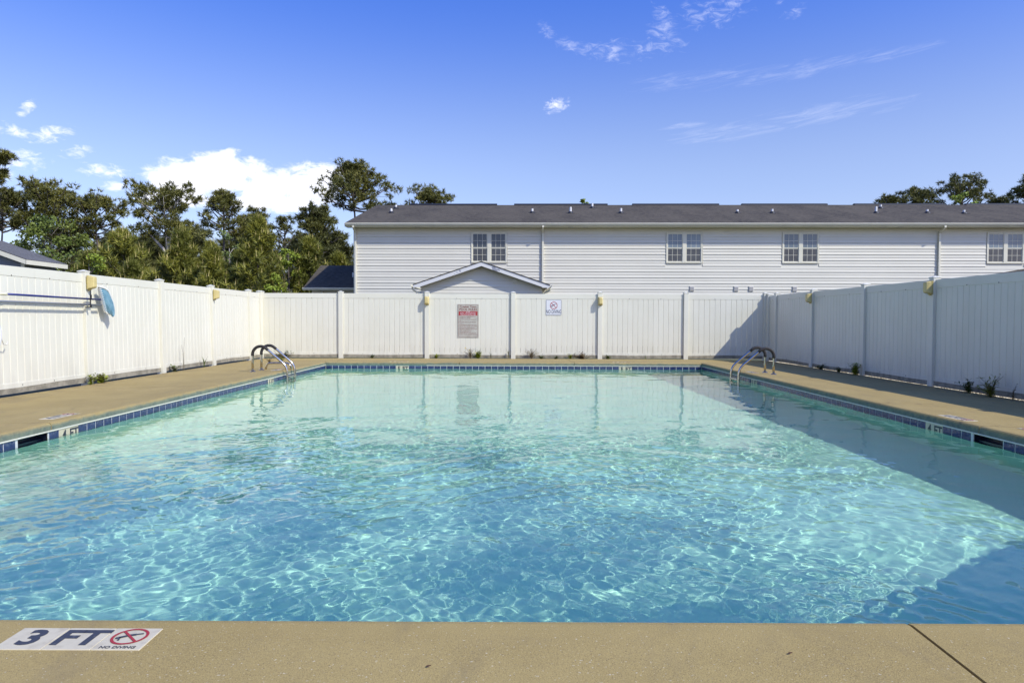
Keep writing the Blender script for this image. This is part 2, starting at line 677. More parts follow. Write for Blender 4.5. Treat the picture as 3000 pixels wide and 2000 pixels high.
def tile_row(origin, axis, rotz, length, markers, skip):
    """tiles along one wall; local -y of a tile faces the water"""
    n = int(round(length / TW))
    w = length / n
    for i in range(n):
        sp = (i + .5) * w
        p = origin + axis * sp
        if skip and skip[0] - .02 < sp < skip[1] + .02:
            continue
        mk = [k for k, (s0, tx) in enumerate(markers) if s0 - .001 <= sp < s0 + 2 * w - .001]
        if mk:
            s0, tx = markers[mk[0]]
            o = inst("marker_tile", tilew_me, basin, p, (0, 0, rotz))
            first = not any(s0 - .001 <= sp - w < s0 + 2 * w - .001 for _ in (0,))
            # reading direction is +local x of the tile
            ax_local = Vector((math.cos(rotz), math.sin(rotz), 0)).dot(axis) > 0
            s = tx[0] if first == ax_local else tx[1]
            b = MB()
            text_mb(b, s, .135, Matrix.Translation((0, -.0148, -.158)) @ Matrix.Rotation(rad(90), 4, 'X'), .0035)
            b.build("lettering", DARKLET, o)
        else:
            inst("tile", tile_me, basin, p, (0, 0, rotz))


LL = PY1 - PY0
LW = PX1 - PX0
tile_row(Vector((WL, PY0, 0)), Vector((0, 1, 0)), rad(90), LL, [(7.04 - PY0, "4|FT".split('|')), (13.03 - PY0, "5|FT".split('|'))], (SKL[0] - PY0, SKL[1] - PY0))
tile_row(Vector((WR, PY0, 0)), Vector((0, 1, 0)), rad(-90), LL, [(7.36 - PY0, "4|FT".split('|')), (13.18 - PY0, "5|FT".split('|'))], (SKR[0] - PY0, SKR[1] - PY0))
tile_row(Vector((PX0, WF, 0)), Vector((1, 0, 0)), 0, LW, [(-2.83 - PX0, "5|FT".split('|')), (2.61 - PX0, "5|FT".split('|'))], None)
GROUT = simple("white_grout", (.66, .66, .60), .8, var=.2, vscale=20)
gw = MB()
for (y0, y1) in ((PY0, SKL[0]), (SKL[1], PY1 + .005)):
    gw.box(WL - .01, WL + .0085, y0, y1, -.245, -.089)
for (y0, y1) in ((PY0, SKR[0]), (SKR[1], PY1 + .005)):
    gw.box(WR - .0085, WR + .01, y0, y1, -.245, -.089)
gw.box(PX0, PX1, WF - .0085, WF + .01, -.245, -.089)
gw.build("grout", GROUT, basin)
# white trim strip under the coping
tr = MB()
tr.bbox(PX0 - .02, PX0 + .006, PY0, PY1, -.089, -.0755, .002)
tr.build("trim_strip", WHITE_TRIM, basin)
tr = MB()
tr.bbox(PX1 - .006, PX1 + .02, PY0, PY1, -.089, -.0755, .002)
tr.build("trim_strip", WHITE_TRIM, basin)
tr = MB()
tr.bbox(-2.1, PX1 - .006, PY1 - .006, PY1 + .02, -.089, -.0755, .002)
tr.build("trim_strip", WHITE_TRIM, basin)
for o in list(basin.children):
    o.cycles.is_caustics_receiver = True
    for q in o.children:
        q.cycles.is_caustics_receiver = True

# ------------------------------------------------------------------ pool deck
deck = empty("pool_deck", (0, 0, 0))
tag(deck, "tan concrete pool deck poured in jointed slabs round the pool", kind='structure')
G = .006
EDGE = [(.0, -.0755), (0, -.034), (.005, -.016), (.018, -.005), (.045, 0)]


def slab(p0, p1, inward, width, zo, square=False):
    """slab along the pool edge from p0 to p1; profile runs outward from the edge"""
    p0, p1 = Vector(p0), Vector(p1)
    out = Vector(inward)
    d = (p1 - p0).normalized()
    a, b = p0 + d * G, p1 - d * G
    prof = ([(G, -.19), (G, -.004), (G + .004, 0)] if square else list(EDGE)) + [(width - .01, zo), (width, zo - .008), (width, -.19)]
    if not square:
        prof = [(.12, -.19), (.12, -.0755)] + prof
    mb = MB()
    n = len(prof)
    vs = [tuple(a + out * u + Vector((0, 0, z))) for u, z in prof] + [tuple(b + out * u + Vector((0, 0, z))) for u, z in prof]
    k0 = 2 if not square else 99
    for i in range(n):
        j = (i + 1) % n
        mb.k = 1 if k0 <= i <= k0 + 3 else 0
        mb.add([vs[i], vs[j], vs[n + j], vs[n + i]], [(0, 1, 2, 3)])
    mb.k = 0
    mb.add(vs, [tuple(range(n)), tuple(range(n, 2 * n))[::-1]])
    return mb.build("slab", [DECK, COPE], deck)


yl = [-2.0, PY0, 6.85, 10.75, 14.65, PY1]
for i in range(1, 5):
    slab((PX0, yl[i], 0), (PX0, yl[i + 1], 0), (-1, 0, 0), 2.44, -.06)
    slab((PX1, yl[i], 0), (PX1, yl[i + 1], 0), (1, 0, 0), 2.55, -.075)
for sx, x0, w, zo in ((-1, PX0, 2.44, -.06), (1, PX1, 2.55, -.075)):
    cb = MB()
    x1 = x0 + sx * w
    xa = x0 + sx * G
    ya, yb = PY1 + G, 19.64
    tp = [(xa, ya, 0), (x1, ya, zo), (x1, yb, zo - .015), (xa, yb, -.06)]
    cb.add(tp + [(x, y, -.19) for x, y, _ in tp], [(0, 1, 2), (0, 2, 3), (0, 4, 5, 1), (1, 5, 6, 2), (2, 6, 7, 3), (3, 7, 4, 0)])
    cb.build("slab", [DECK, COPE], deck)
slab((PX0, -2, 0), (PX0, PY0, 0), (-1, 0, 0), 2.44, -.06, True)
slab((PX1, -2, 0), (PX1, PY0, 0), (1, 0, 0), 2.55, -.075, True)
xf = [PX0, -1.3, 1.5, PX1]
for i in range(3):
    slab((xf[i], PY1, 0), (xf[i + 1], PY1, 0), (0, 1, 0), 2.69, -.06)
xn = [PX0, -2.56, 1.343, PX1]
for i in range(3):
    slab((xn[i], PY0, 0), (xn[i + 1], PY0, 0), (0, -1, 0), 4.4, -.03)


def no_diving(mb_ring, mb_fig, M, R):
    n = 28
    vs, fs = [], []
    for k in range(n):
        w = 2 * math.pi * k / n
        for r in (R, R * .84):
            vs.append((r * math.cos(w), r * math.sin(w), .0012))
    for k in range(n):
        a, b = 2 * k, 2 * ((k + 1) % n)
        fs.append((a, b, b + 1, a + 1))
    mb_ring.add(vs, fs, M)
    mb_ring.box(-R * .9, R * .9, -R * .07, R * .07, .0011, .0020, M @ Matrix.Rotation(rad(-45), 4, 'Z'))
    segs = [((-.55, -.15), (-.15, .12), .1), ((-.15, .12), (.25, .26), .11), ((.25, .26), (.6, .38), .06), ((-.5, -.12), (-.42, -.5), .055), ((-.15, .1), (.1, -.1), .05)]
    for (a, b, w) in segs:
        a, b = Vector(a + (0,)) * R, Vector(b + (0,)) * R
        d = b - a
        mb_fig.box(0, d.length, -w * R, w * R, .0006, .0014, M @ Matrix.Translation(a) @ Matrix.Rotation(math.atan2(d.y, d.x), 4, 'Z'))
    mb_fig.prism([(-.62 * R + .11 * R * math.cos(w), -.2 * R + .11 * R * math.sin(w)) for w in [i * math.pi / 5 for i in range(10)]], .0004, .0012, M)


def deck_marker(x, y, z, rot, texts, tilt=0.0):
    """tiles in a row along local x, readable with local +y up"""
    n = len(texts)
    M0 = Matrix.Translation((x, y, z)) @ Matrix.Rotation(rot, 4, 'Z') @ Matrix.Rotation(tilt, 4, 'Y')
    for i, tx in enumerate(texts):
        cx = (i - (n - 1) / 2) * .153
        b = MB()
        b.bbox(-.0757, .0757, -.075, .075, -.012, .003, .0015)
        o = b.build("marker_tile", TILEW, deck)
        o.matrix_local = M0 @ Matrix.Translation((cx, 0, 0))
        L = Matrix.Translation((0, 0, .0036))
        if tx == 'ND':
            r, f = MB(), MB()
            no_diving(r, f, L @ Matrix.Translation((0, .012, 0)), .056)
            text_mb(f, "NO DIVING", .0215, L @ Matrix.Translation((0, -.061, 0)), .0003)
            r.build("ring", REDP, o)
            f.build("lettering", DARKLET, o)
        else:
            b = MB()
            text_mb(b, tx, .142, L, .0042)
            b.build("lettering", DARKLET, o)


deck_marker(-1.3785, 2.202, -.0012, 0, ['3', 'FT', 'ND'])
tl = .06 / 2.44
deck_marker(-4.755, 7.32, -.005, rad(90), ['4', 'FT', 'ND'])
deck_marker(-5.03, 6.63, -.012, rad(90), ['ND'])
deck_marker(-4.80, 14.25, -.0065, rad(90), ['5', 'FT', 'ND'])
deck_marker(4.735, 7.44, -.004, rad(-90), ['4', 'FT', 'ND'])
deck_marker(4.95, 6.70, -.011, rad(-90), ['ND'])
deck_marker(4.80, 14.05, -.0065, rad(-90), ['5', 'FT', 'ND'])
deck_marker(-2.80, 17.17, -.005, 0, ['5', 'FT', 'ND'])
deck_marker(2.68, 17.17, -.005, 0, ['5', 'FT', 'ND'])

# ------------------------------------------------------------------ water
t = NT("pool_water")
t.n.remove(t.b)
g = t.n.new('ShaderNodeBsdfGlass')
g.inputs['IOR'].default_value = 1.333
g.inputs['Roughness'].default_value = 0
g.inputs['Color'].default_value = (.985, 1, .99, 1)
t.l.new(g.outputs[0], t.n['Material Output'].inputs[0])
rng = np.random.default_rng(11)
xs = np.linspace(WL, WR, 960)
yy = [WN]
while yy[-1] < WF:
    yy.append(yy[-1] + max(.0095, min(.045, .0040 * yy[-1])))
yy[-1] = WF
X, Y = np.meshgrid(xs, np.array(yy))
Xw = X + .10 * np.sin(1.9 * Y + 1.1 * X) + .05 * np.sin(4.3 * Y - 2.7 * X + 1)
Yw = Y + .10 * np.sin(2.1 * X - .8 * Y + 2) + .05 * np.sin(3.9 * X + 2.2 * Y)


def bank(l0, l1, n, slope):
    h = np.zeros_like(X)
    for i in range(n):
        lam = l0 * (l1 / l0) ** rng.random()
        k = 2 * math.pi / lam
        a, p = rng.random() * 2 * math.pi, rng.random() * 2 * math.pi
        h += slope / k * math.sqrt(2 / n) * np.sin(k * (Xw * math.cos(a) + Yw * math.sin(a)) + p)
    return h


def sstep(a, b, x):
    u = np.clip((x - a) / (b - a), 0, 1)
    return u * u * (3 - 2 * u)


patch = np.zeros_like(X)
for i in range(14):
    lam = 1.2 * 4 ** rng.random()
    a, p = rng.random() * 6.283, rng.random() * 6.283
    patch += np.sin(2 * math.pi / lam * (Xw * math.cos(a) + Yw * math.sin(a)) + p)
patch = .5 + .5 * np.tanh(patch / 2.6)
near = 1 - sstep(4.5, 10.5, Y)
chop = (.26 + .74 * near)
calm = sstep(.6, 2.4, X) * (1 - sstep(7.5, 10.5, Y))
H = bank(.066, .19, 80, .040) * chop * (.48 + .75 * patch) * (1 - .5 * calm)
H += bank(.20, .5, 24, .014) * (.4 + .6 * near)
H += bank(.4, 1.3, 18, .011)
rj = np.hypot(X - 1.55, (Y - 2.85) * 1.1)
H += np.exp(-(rj / .50) ** 2) * (.003 * np.cos(rj * 26) + bank(.06, .18, 24, .13))
Zs = WZ + H
i = np.arange(X.size).reshape(X.shape)
F = np.stack([i[:-1, :-1], i[:-1, 1:], i[1:, 1:], i[1:, :-1]], -1).reshape(-1, 4)
water = bpy.data.objects.new("water", tri_mesh("water", np.stack([X, Y, Zs], -1).reshape(-1, 3), F, t.mat, smooth=True))
tag(link(water), "clear rippled aqua water filling the pool", kind='structure')
water.cycles.is_caustics_caster = True

# ------------------------------------------------------------------ fences
BW, BT = .147, .022
_boards = {}


def board_mesh(w):
    k = round(w, 3)
    if k not in _boards:
        h, c, t2 = k / 2 - .0022, .0065, BT / 2
        poly = [(-h, -t2 + c), (-h + c, -t2), (h - c, -t2), (h, -t2 + c), (h, t2 - c), (h - c, t2), (-h + c, t2), (-h, t2 - c)]
        b = MB()
        b.prism(poly, .10, 1.70)
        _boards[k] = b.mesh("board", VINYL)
    return _boards[k]


pb = MB()
pb.bbox(-.0635, .0635, -.0635, .0635, -.06, 1.852, .004)
post_me = pb.mesh("post", VINYL)
pb = MB()
pb.bbox(-.071, .071, -.071, .071, 1.850, 1.868, .003)
pb.add([(-.066, -.066, 1.868), (.066, -.066, 1.868), (.066, .066, 1.868), (-.066, .066, 1.868), (0, 0, 1.893)], [(0, 1, 4), (1, 2, 4), (2, 3, 4), (3, 0, 4)])
cap_me = pb.mesh("post_cap", VINYL)
RUST = simple("dark_screw", (.06, .045, .03), .6)
frng = random.Random(5)


def fence(root, posts, kick=True):
    for x in posts:
        p = inst("post", post_me, root, (x, 0, 0))
        inst("post_cap", cap_me, p)
    screws = MB()
    for a, b in zip(posts[:-1], posts[1:]):
        L = b - a
        x0, x1 = a + .06, b - .06
        n = max(1, int(round((x1 - x0) / BW)))
        w = (x1 - x0) / n
        me = board_mesh(w)
        for i in range(n):
            inst("board", me, root, (x0 + (i + .5) * w, frng.uniform(-.0008, .0008), 0))
        r = MB()
        r.bbox(x0 - .003, x1 + .003, -.016, .016, 1.682, 1.822, .003)
        r.build("top_rail", VINYL, root)
        r = MB()
        r.bbox(x0 - .003, x1 + .003, -.016, .016, .090, .168, .003)
        r.build("bottom_rail", VINYL, root)
        for f in (.3, .7) if L > 1.5 else (.5,):
            for z in (1.690, .128):
                xx = x0 + (x1 - x0) * (f + frng.uniform(-.06, .06))
                screws.box(xx - .005, xx + .005, -.021, -.015, z - .006, z + .010)
        if kick and L > .5:
            # weathered, slightly warped kickboard
            k = MB()
            N = 10
            vs = []
            ph, am = frng.uniform(0, 6), frng.uniform(.002, .010)
            for j in range(N + 1):
                u = x0 + (x1 - x0) * j / N
                dz = am * math.sin(ph + j * .55) + frng.uniform(-.002, .002)
                yb = -.022 + .006 * math.sin(ph * 2 + j * .4)
                vs += [(u, yb, .022 + dz * .4), (u, yb, .104 + dz), (u, yb + .018, .104 + dz), (u, yb + .018, .022 + dz * .4)]
            fs = [(0, 1, 2, 3), (4 * N + 3, 4 * N + 2, 4 * N + 1, 4 * N)]
            for j in range(N):
                for q in range(4):
                    fs.append((4 * j + q, 4 * j + 4 + q, 4 * j + 4 + (q + 1) % 4, 4 * j + (q + 1) % 4))
            k.add(vs, fs)
            k.build("kickboard", WOODB, root)
    s = screws.build("rail_screws", RUST, root)
    s["kind"] = 'stuff'


fb_ = empty("privacy_fence", (0, 19.72, -.06), "sunlit white vinyl privacy fence across the far end with pool signs on it", "fence")
back_posts = [-7.09, -4.846, -2.42, .007, 2.446, 4.86, 7.10]
fence(fb_, back_posts)
fl_ = empty("privacy_fence", (-7.08, 0, -.06), "bright sunlit white vinyl fence along the left side of the pool holding net poles", "fence", rot=(rad(-1.0), 0, rad(90)))
left_posts = [6.75, 9.2, 11.6, 14.08, 16.47, 18.8, 19.62]
fence(fl_, left_posts)
fr_ = empty("privacy_fence", (7.17, 19.72, -.09), "shaded grey-looking white vinyl fence along the right side of the pool", "fence", rot=(0, 0, rad(-90)))
right_posts = [.12, .68, 2.98, 5.45, 7.79, 10.2, 12.6, 15.0, 17.4]
fence(fr_, right_posts)

# sunlit pale gravel outside the right fence
t = NT("pale_gravel")
t.set('Roughness', .9)
t.set('Base Color', t.mix(t.island, (.75, .66, .46), (.45, .37, .24)))
gr = np.random.default_rng(3)
N = 7000
c = np.stack([gr.uniform(7.16, 8.3, N), gr.uniform(3, 20, N), np.full(N, -.10)], -1)
base = np.array([(1, 0, 0), (-1, 0, 0), (0, 1, 0), (0, -1, 0), (0, 0, 1), (0, 0, -1)], float)
s = gr.uniform(.010, .024, (N, 1, 1)) * gr.uniform(.6, 1.3, (N, 1, 3))
ang = gr.uniform(0, 6.28, N)
R = np.zeros((N, 3, 3))
R[:, 0, 0] = np.cos(ang); R[:, 0, 1] = -np.sin(ang); R[:, 1, 0] = np.sin(ang); R[:, 1, 1] = np.cos(ang); R[:, 2, 2] = 1
V = np.einsum('nij,nkj->nki', R, base[None] * s) + c[:, None]
of = np.array([(0, 2, 4), (2, 1, 4), (1, 3, 4), (3, 0, 4), (2, 0, 5), (1, 2, 5), (3, 1, 5), (0, 3, 5)])
F = (np.arange(N)[:, None, None] * 6 + of[None]).reshape(-1, 3)
go = bpy.data.objects.new("gravel", tri_mesh("gravel", V.reshape(-1, 3), F, t.mat))
tag(link(go), "pale gravel strip along the foot of the right fence", "gravel", kind='stuff')
gm = MB()
gm.add([(7.14, 3, -.112), (8.3, 3, -.112), (8.3, 20, -.112), (7.14, 20, -.112)], [(0, 1, 2, 3)])
tag(gm.build("gravel_bed", simple("gravel_bed", (.42, .35, .23), .95, c2=(.2, .16, .1), vscale=40)), "sandy bed under the gravel outside the right fence", kind='structure')

# ------------------------------------------------------------------ wall lights
lb = MB()
lb.bbox(-.066, .066, -.026, 0, -.115, .115, .006)
lb.box(-.02, .02, -.03, -.004, -.133, -.112)
lbase = lb.mesh("base_plate", YELLOW)
lb = MB()
lv = []
for (hx, z0, z1, y) in ((.062, -.106, .108, -.026), (.058, -.098, .104, -.070), (.050, -.086, .096, -.104), (.036, -.07, .082, -.115)):
    c = .012
    lv.append([(-hx + c, y, z0), (hx - c, y, z0), (hx, y, z0 + c), (hx, y, z1 - c), (hx - c, y, z1), (-hx + c, y, z1), (-hx, y, z1 - c), (-hx, y, z0 + c)])
vs = [p for r in lv for p in r]
fs = []
for i in range(3):
    for k in range(8):
        k2 = (k + 1) % 8
        fs.append((8 * i + k, 8 * i + k2, 8 * i + 8 + k2, 8 * i + 8 + k))
fs.append(tuple(range(24, 32)))
lb.add(vs, fs)
lens_me = lb.mesh("lens_cover", YELLOW2, smooth=False)


def wall_light(pos, rz, label):
    o = empty("wall_light", pos, label, "wall light", "yellowed lights on the fence posts", rot=(0, 0, rz))
    inst("base_plate", lbase, o)
    inst("lens_cover", lens_me, o)


wall_light((-2.42, 19.655, 1.565), 0, "yellowed box light on the far fence post left of the pool rules sign")
wall_light((2.446, 19.655, 1.565), 0, "yellowed box light on the far fence post right of the no diving sign")
wall_light((-7.03, 11.6, 1.62), rad(90), "large-looking yellow box light on the left fence post above the net poles")
wall_light((-7.03, 16.47, 1.60), rad(90), "small yellow box light on the left fence post near the far corner")
wall_light((7.105, 16.74, 1.575), rad(-90), "shaded yellow box light on the right fence post nearer the far corner")
wall_light((7.105, 11.93, 1.60), rad(-90), "shaded yellow box light on the right fence post nearest the camera")

# ------------------------------------------------------------------ signs
FY = 19.72 - .011        # face of the boards of the far fence


def sign_rules():
    o = empty("pool_rules_sign", (-1.265, FY - .004, 1.0), "tall grey pool rules sign with maroon lettering on the far fence", "sign")
    W, Hh = .60, .94
    b = MB()
    b.bbox(-W / 2, W / 2, -.008, 0, -Hh / 2, Hh / 2, .002)
    b.build("panel", SIGNG, o)
    R90 = Matrix.Rotation(rad(90), 4, 'X')
    L = Matrix.Translation((0, -.0086, 0)) @ R90
    b = MB()
    w, h, t_ = W / 2 - .022, Hh / 2 - .022, .007
    b.box(-w, w, h - t_, h, 0, .0006, L)
    b.box(-w, w, -h, -h + t_, 0, .0006, L)
    b.box(-w, -w + t_, -h + t_, h - t_, 0, .0006, L)
    b.box(w - t_, w, -h + t_, h - t_, 0, .0006, L)
    b.build("border", MAROON, o)
    b = MB()
    text_mb(b, "Creeker Town", .078, L @ Matrix.Translation((0, .395, 0)), .0016, .0005)
    text_mb(b, "POOL RULES", .088, L @ Matrix.Translation((0, .318, 0)), .0016, .0005)
    b.build("lettering", MAROON, o)
    b = MB()
    b.box(-.262, .262, .148, .272, 0, .0007, L)
    band = b.build("hours_band", REDP, o)
    b = MB()
    L2 = Matrix.Translation((0, -.0096, 0)) @ R90
    text_mb(b, "HOURS", .034, L2 @ Matrix.Translation((0, .252, 0)), .0006, .0004)
    text_mb(b, "Sunday - Thursday 8am-9pm", .038, L2 @ Matrix.Translation((0, .216, 0)), .0006, .0004)
    text_mb(b, "Friday & Saturday 8am-10pm", .038, L2 @ Matrix.Translation((0, .176, 0)), .0006, .0004)
    b.box(-.235, -.075, .2515, .2545, 0, .0004, L2)
    b.box(.075, .235, .2515, .2545, 0, .0004, L2)
    b.build("lettering", SIGNW, band)
    # the small print: rows of word-sized marks with a bullet, too small to read
    b = MB()
    r = random.Random(2)
    rows = [.47, .33, .49, -.08, .48, -.14, .5, .5, .45, .51, .35, .34, .48, .53]
    z = .115
    for ln in rows:
        x = -.262 + (.016 if ln > 0 else .022)
        if ln > 0:
            b.box(-.268, -.261, z - .004, z + .004, 0, .0005, L)
        end = -.262 + abs(ln)
        while x < end:
            ww = r.uniform(.018, .055)
            xe = min(x + ww, end)
            while x < xe:
                q = r.uniform(.004, .008)
                b.box(x, x + q * .62, z - .006, z + r.choice((.006, .006, .011)), 0, .0005, L)
                x += q
            x = xe + .009
        z -= .0385
    b.build("small_print", MAROON, o)


sign_rules()


def sign_diving():
    o = empty("no_diving_sign", (1.143, FY - .004, 1.385), "square white no diving sign with red ring on the far fence", "sign")
    W = .44
    c = .02
    poly = [(-W / 2 + c, -W / 2), (W / 2 - c, -W / 2), (W / 2, -W / 2 + c), (W / 2, W / 2 - c), (W / 2 - c, W / 2), (-W / 2 + c, W / 2), (-W / 2, W / 2 - c), (-W / 2, -W / 2 + c)]
    R90 = Matrix.Rotation(rad(90), 4, 'X')
    b = MB()
    b.prism(poly, 0, .004, R90)
    b.build("panel", SIGNW, o)
    L = Matrix.Translation((0, -.0045, 0)) @ R90
    b = MB()
    w, t_ = W / 2 - .006, .007
    b.box(-w, w, w - t_, w, 0, .0006, L)
    b.box(-w, w, -w, -w + t_, 0, .0006, L)
    b.box(-w, -w + t_, -w + t_, w - t_, 0, .0006, L)
    b.box(w - t_, w, -w + t_, w - t_, 0, .0006, L)
    b.build("border", NAVY, o)
    b = MB()
    text_mb(b, "NO DIVING", .150, L @ Matrix.Translation((0, -.125, 0)), .0012, .0005, sx=.56)
    b.build("lettering", NAVY, o)
    r, f = MB(), MB()
    no_diving(r, f, L @ Matrix.Translation((0, .055, 0)), .105)
    r.build("ring", REDP, o)
    f.build("diver_pictogram", NAVY, o)
    b = MB()
    for z in (.195, -.2):
        b.lathe([(.006, 0), (.004, .003)], 8, L @ Matrix.Translation((0, z, 0)))
    b.build("bolts", STEEL, o)


sign_diving()

# ------------------------------------------------------------------ ladders


def arc(cx, cz, r, a0, a1, n):
    return [(cx + r * math.cos(rad(a0 + (a1 - a0) * i / n)), cz + r * math.sin(rad(a0 + (a1 - a0) * i / n))) for i in range(n + 1)]


def ladder(x, s, y0, y1, zb, label):
    """s=+1: pool lies toward +x"""
    o = empty("pool_ladder", (x, y0, zb), label, "pool ladder", "pool ladders")
    top = arc(.158, .345, .158, 180, 52, 14)
    lx, lz = top[-1]
    ex, ez = .590, .182
    k = [(lx + (ex - lx) * f, lz + (ez - lz) * f) for f in (.33, .66, 1)]
    bend = [(.632, .137), (.660, .085), (.676, .02), (.680, -.08), (.680, -.4), (.680, -1.0)]
    low = [(0, 0), (0, .2), (0, .32)]
    for j, yy_ in enumerate((0, y1 - y0)):
        pts = low + top[1:] + k + bend
        b = MB()
        b.tube([(s * u, yy_, w) for u, w in pts], .0235, 12)
        r = b.build("rail", STEEL, o, smooth=True)
        gp = [(0, .315)] + top + [(lx + (ex - lx) * .14, lz + (ez - lz) * .14)]
        b = MB()
        b.tube([(s * u, yy_, w) for u, w in gp], .0295, 12)
        b.build("foam_grip", FOAM, r, smooth=True)
        b = MB()
        b.lathe([(.062, .000), (.062, .006), (.045, .016), (.028, .022)], 18, Matrix.Translation((0, yy_, -.002)))
        b.build("escutcheon", STEEL, r, smooth=False)
    for z in (-.105, -.38, -.66, -.94):
        b = MB()
        b.bbox(s * .68 - .04, s * .68 + .04, .015, y1 - y0 - .015, z - .02, z + .012, .006)
        b.build("tread", STEEL, o)


ladder(-5.135, 1, 13.78, 14.26, -.012, "steel pool ladder with black grips at the left pool edge")
ladder(5.06, -1, 13.56, 14.03, -.012, "steel pool ladder with black grips at the right pool edge")
b = MB()
b.tube([(-5.10, 14.42, -.01), (-5.095, 14.42, .05), (-5.075, 14.42, .095), (-5.03, 14.42, .118), (-4.95, 14.42, .122), (-4.75, 14.42, .124), (-4.66, 14.42, .116), (-4.61, 14.42, .098), (-4.585, 14.42, .07), (-4.575, 14.42, -.01)], .021, 10)
tag(b.build("low_rail", STEEL, smooth=True), "low bent steel tube standing behind the left pool ladder", "rail")

# ------------------------------------------------------------------ poles and leaf net on the left fence
BLUEP = simple("blue_anodised", (.022, .032, .16), .3, .3)
GREYP = simple("grey_aluminium", (.30, .32, .34), .35, .6)
CREAM = simple("cream_plastic", (.72, .68, .48), .5)
NETW = simple("white_net_frame", (.70, .69, .62), .45)
FX = -6.985
net = empty("leaf_net", (FX, 11.86, 1.345), "blue pole leaf skimmer with blue net bag hung on the left fence", "leaf net")
b = MB()
b.tube([(0, -2.24, .012), (0, -1.2, .006), (0, .04, 0)], .0155, 10)
b.build("pole", BLUEP, net, smooth=True)
b = MB()
b.tube([(0, -4.0, .02), (0, -2.3, .012)], .012, 10)
b.build("inner_pole", GREYP, net, smooth=True)
b = MB()
b.tube([(0, -2.37, .012), (0, -2.33, .012), (0, -2.23, .012), (0, -2.20, .012)], [.014, .022, .022, .016], 10)
b.build("pole_grip", CREAM, net, smooth=True)
rim = [(0, .01, .19), (0, .0, .10), (0, .0, -.10), (0, .01, -.19), (.012, .05, -.225), (.04, .14, -.225), (.06, .20, -.19), (.066, .225, -.06), (.064, .22, .08), (.055, .19, .18), (.035, .13, .215), (.01, .05, .22), (0, .01, .19)]
rim = [(u, v + (.02 - w) * .42, w - v * .12) for u, v, w in rim]
b = MB()
b.tube(rim, .017, 8)
fr = b.build("frame", NETW, net, smooth=True)
b = MB()
for i in range(13):
    z = -.2 + i * .034
    yq = (.02 - z) * .42
    b.box(.005, .045, yq - .022, yq + .014, z - .006, z + .008)
b.build("frame_teeth", NETW, fr)["kind"] = 'stuff'
t = NT("blue_net")
t.set('Roughness', .7)
t.set('Base Color', t.mix(t.ramp(t.noise(14, 4, .6), .3, .7), (.17, .31, .36), (.10, .22, .28)))
N, Mm = 22, 8
V, F = [], []
cen = Vector((.035, .13, -.04))
rimv = [Vector(p) for p in rim[:-1]]
per = []
for i in range(44):
    f = i / 44 * len(rimv)
    a, b_ = rimv[int(f) % len(rimv)], rimv[(int(f) + 1) % len(rimv)]
    per.append(a.lerp(b_, f - int(f)))
r_ = random.Random(4)
for j in range(Mm + 1):
    q = j / Mm
    for i, p in enumerate(per):
        w = p.lerp(cen, q)
        sag = 1 - (1 - q) ** 2
        w = w + Vector((.045 * sag + .012 * math.sin(i * .9 + j) * q, .075 * sag, -.22 * sag * sag + .014 * math.sin(i * .6 + j * 1.3) * q))
        V.append(w)
for j in range(Mm):
    for i in range(44):
        F.append((j * 44 + i, j * 44 + (i + 1) % 44, (j + 1) * 44 + (i + 1) % 44, (j + 1) * 44 + i))
b = MB()
b.add(V, F)
b.build("net_bag", t.mat, net, smooth=True)
b = MB()
b.tube([(0, -4.0, .005), (0, -1.5, 0), (0, 0.02, 0)], .0165, 10)
gp = b.build("grey_pole", GREYP, smooth=True, loc=(FX, 11.84, 1.252))
tag(gp, "plain grey telescopic pole lying below the blue net pole on the left fence", "pole")
b = MB()
b.box(.050, .062, -.007, .007, -.16, .12)
b.box(-.03, .075, -.01, .01, -.16, -.145)
b.box(-.03, .075, -.01, .01, -.03, -.018)
b.box(.062, .075, -.01, .01, -.145, -.12)
b.box(.062, .075, -.01, .01, -.018, .05)
tag(b.build("pole_bracket", BLACKP, loc=(-7.0, 11.5, 1.365)), "black hook bracket holding the two poles to the left fence post", "bracket")
# life ring whose edge enters at the left
b = MB()
tor = [(.012, .26 * math.cos(w) , .26 * math.sin(w)) for w in [i * 2 * math.pi / 28 for i in range(29)]]
b.tube(tor, .055, 10, cap=False)
lr = b.build("life_ring", simple("life_ring_white", (.74, .73, .70), .5), smooth=True, loc=(-7.0, 9.21, .80))
tag(lr, "white life ring hung on the left fence at the left border", "life ring")
b = MB()
b.tube([(.03, .26, .02), (.03, .32, -.06), (.02, .36, -.13), (.015, .42, -.14), (.01, .46, -.10)], .007, 6)
b.build("rope", simple("rope_white", (.7, .67, .58), .8), lr, smooth=True)
b = MB()
b.tube([(0.02, .0 + .035 * math.cos(w), .035 * math.sin(w)) for w in [i * rad(30) for i in range(-4, 6)]], .009, 8)
tag(b.build("hose_hook", simple("grey_rubber", (.08, .08, .075), .6), smooth=True, loc=(-7.06, 9.49, .50)), "small curled dark grey hook on the left fence below the life ring", "hook")

# ------------------------------------------------------------------ weeds and small plants
LG = m_leaf("weed_green", (.30, .34, .03), (.19, .24, .02))
LD = m_leaf("weed_dark", (.07, .105, .022), (.11, .135, .03))
LY = m_leaf("weed_yellow_green", (.26, .27, .04), (.17, .19, .03))
LB = m_leaf("weed_dry", (.27, .19, .10), (.16, .11, .06))
STEM = simple("weed_stem", (.10, .075, .035), .8)
PETAL = simple("yellow_petal", (.75, .55, .03), .6)


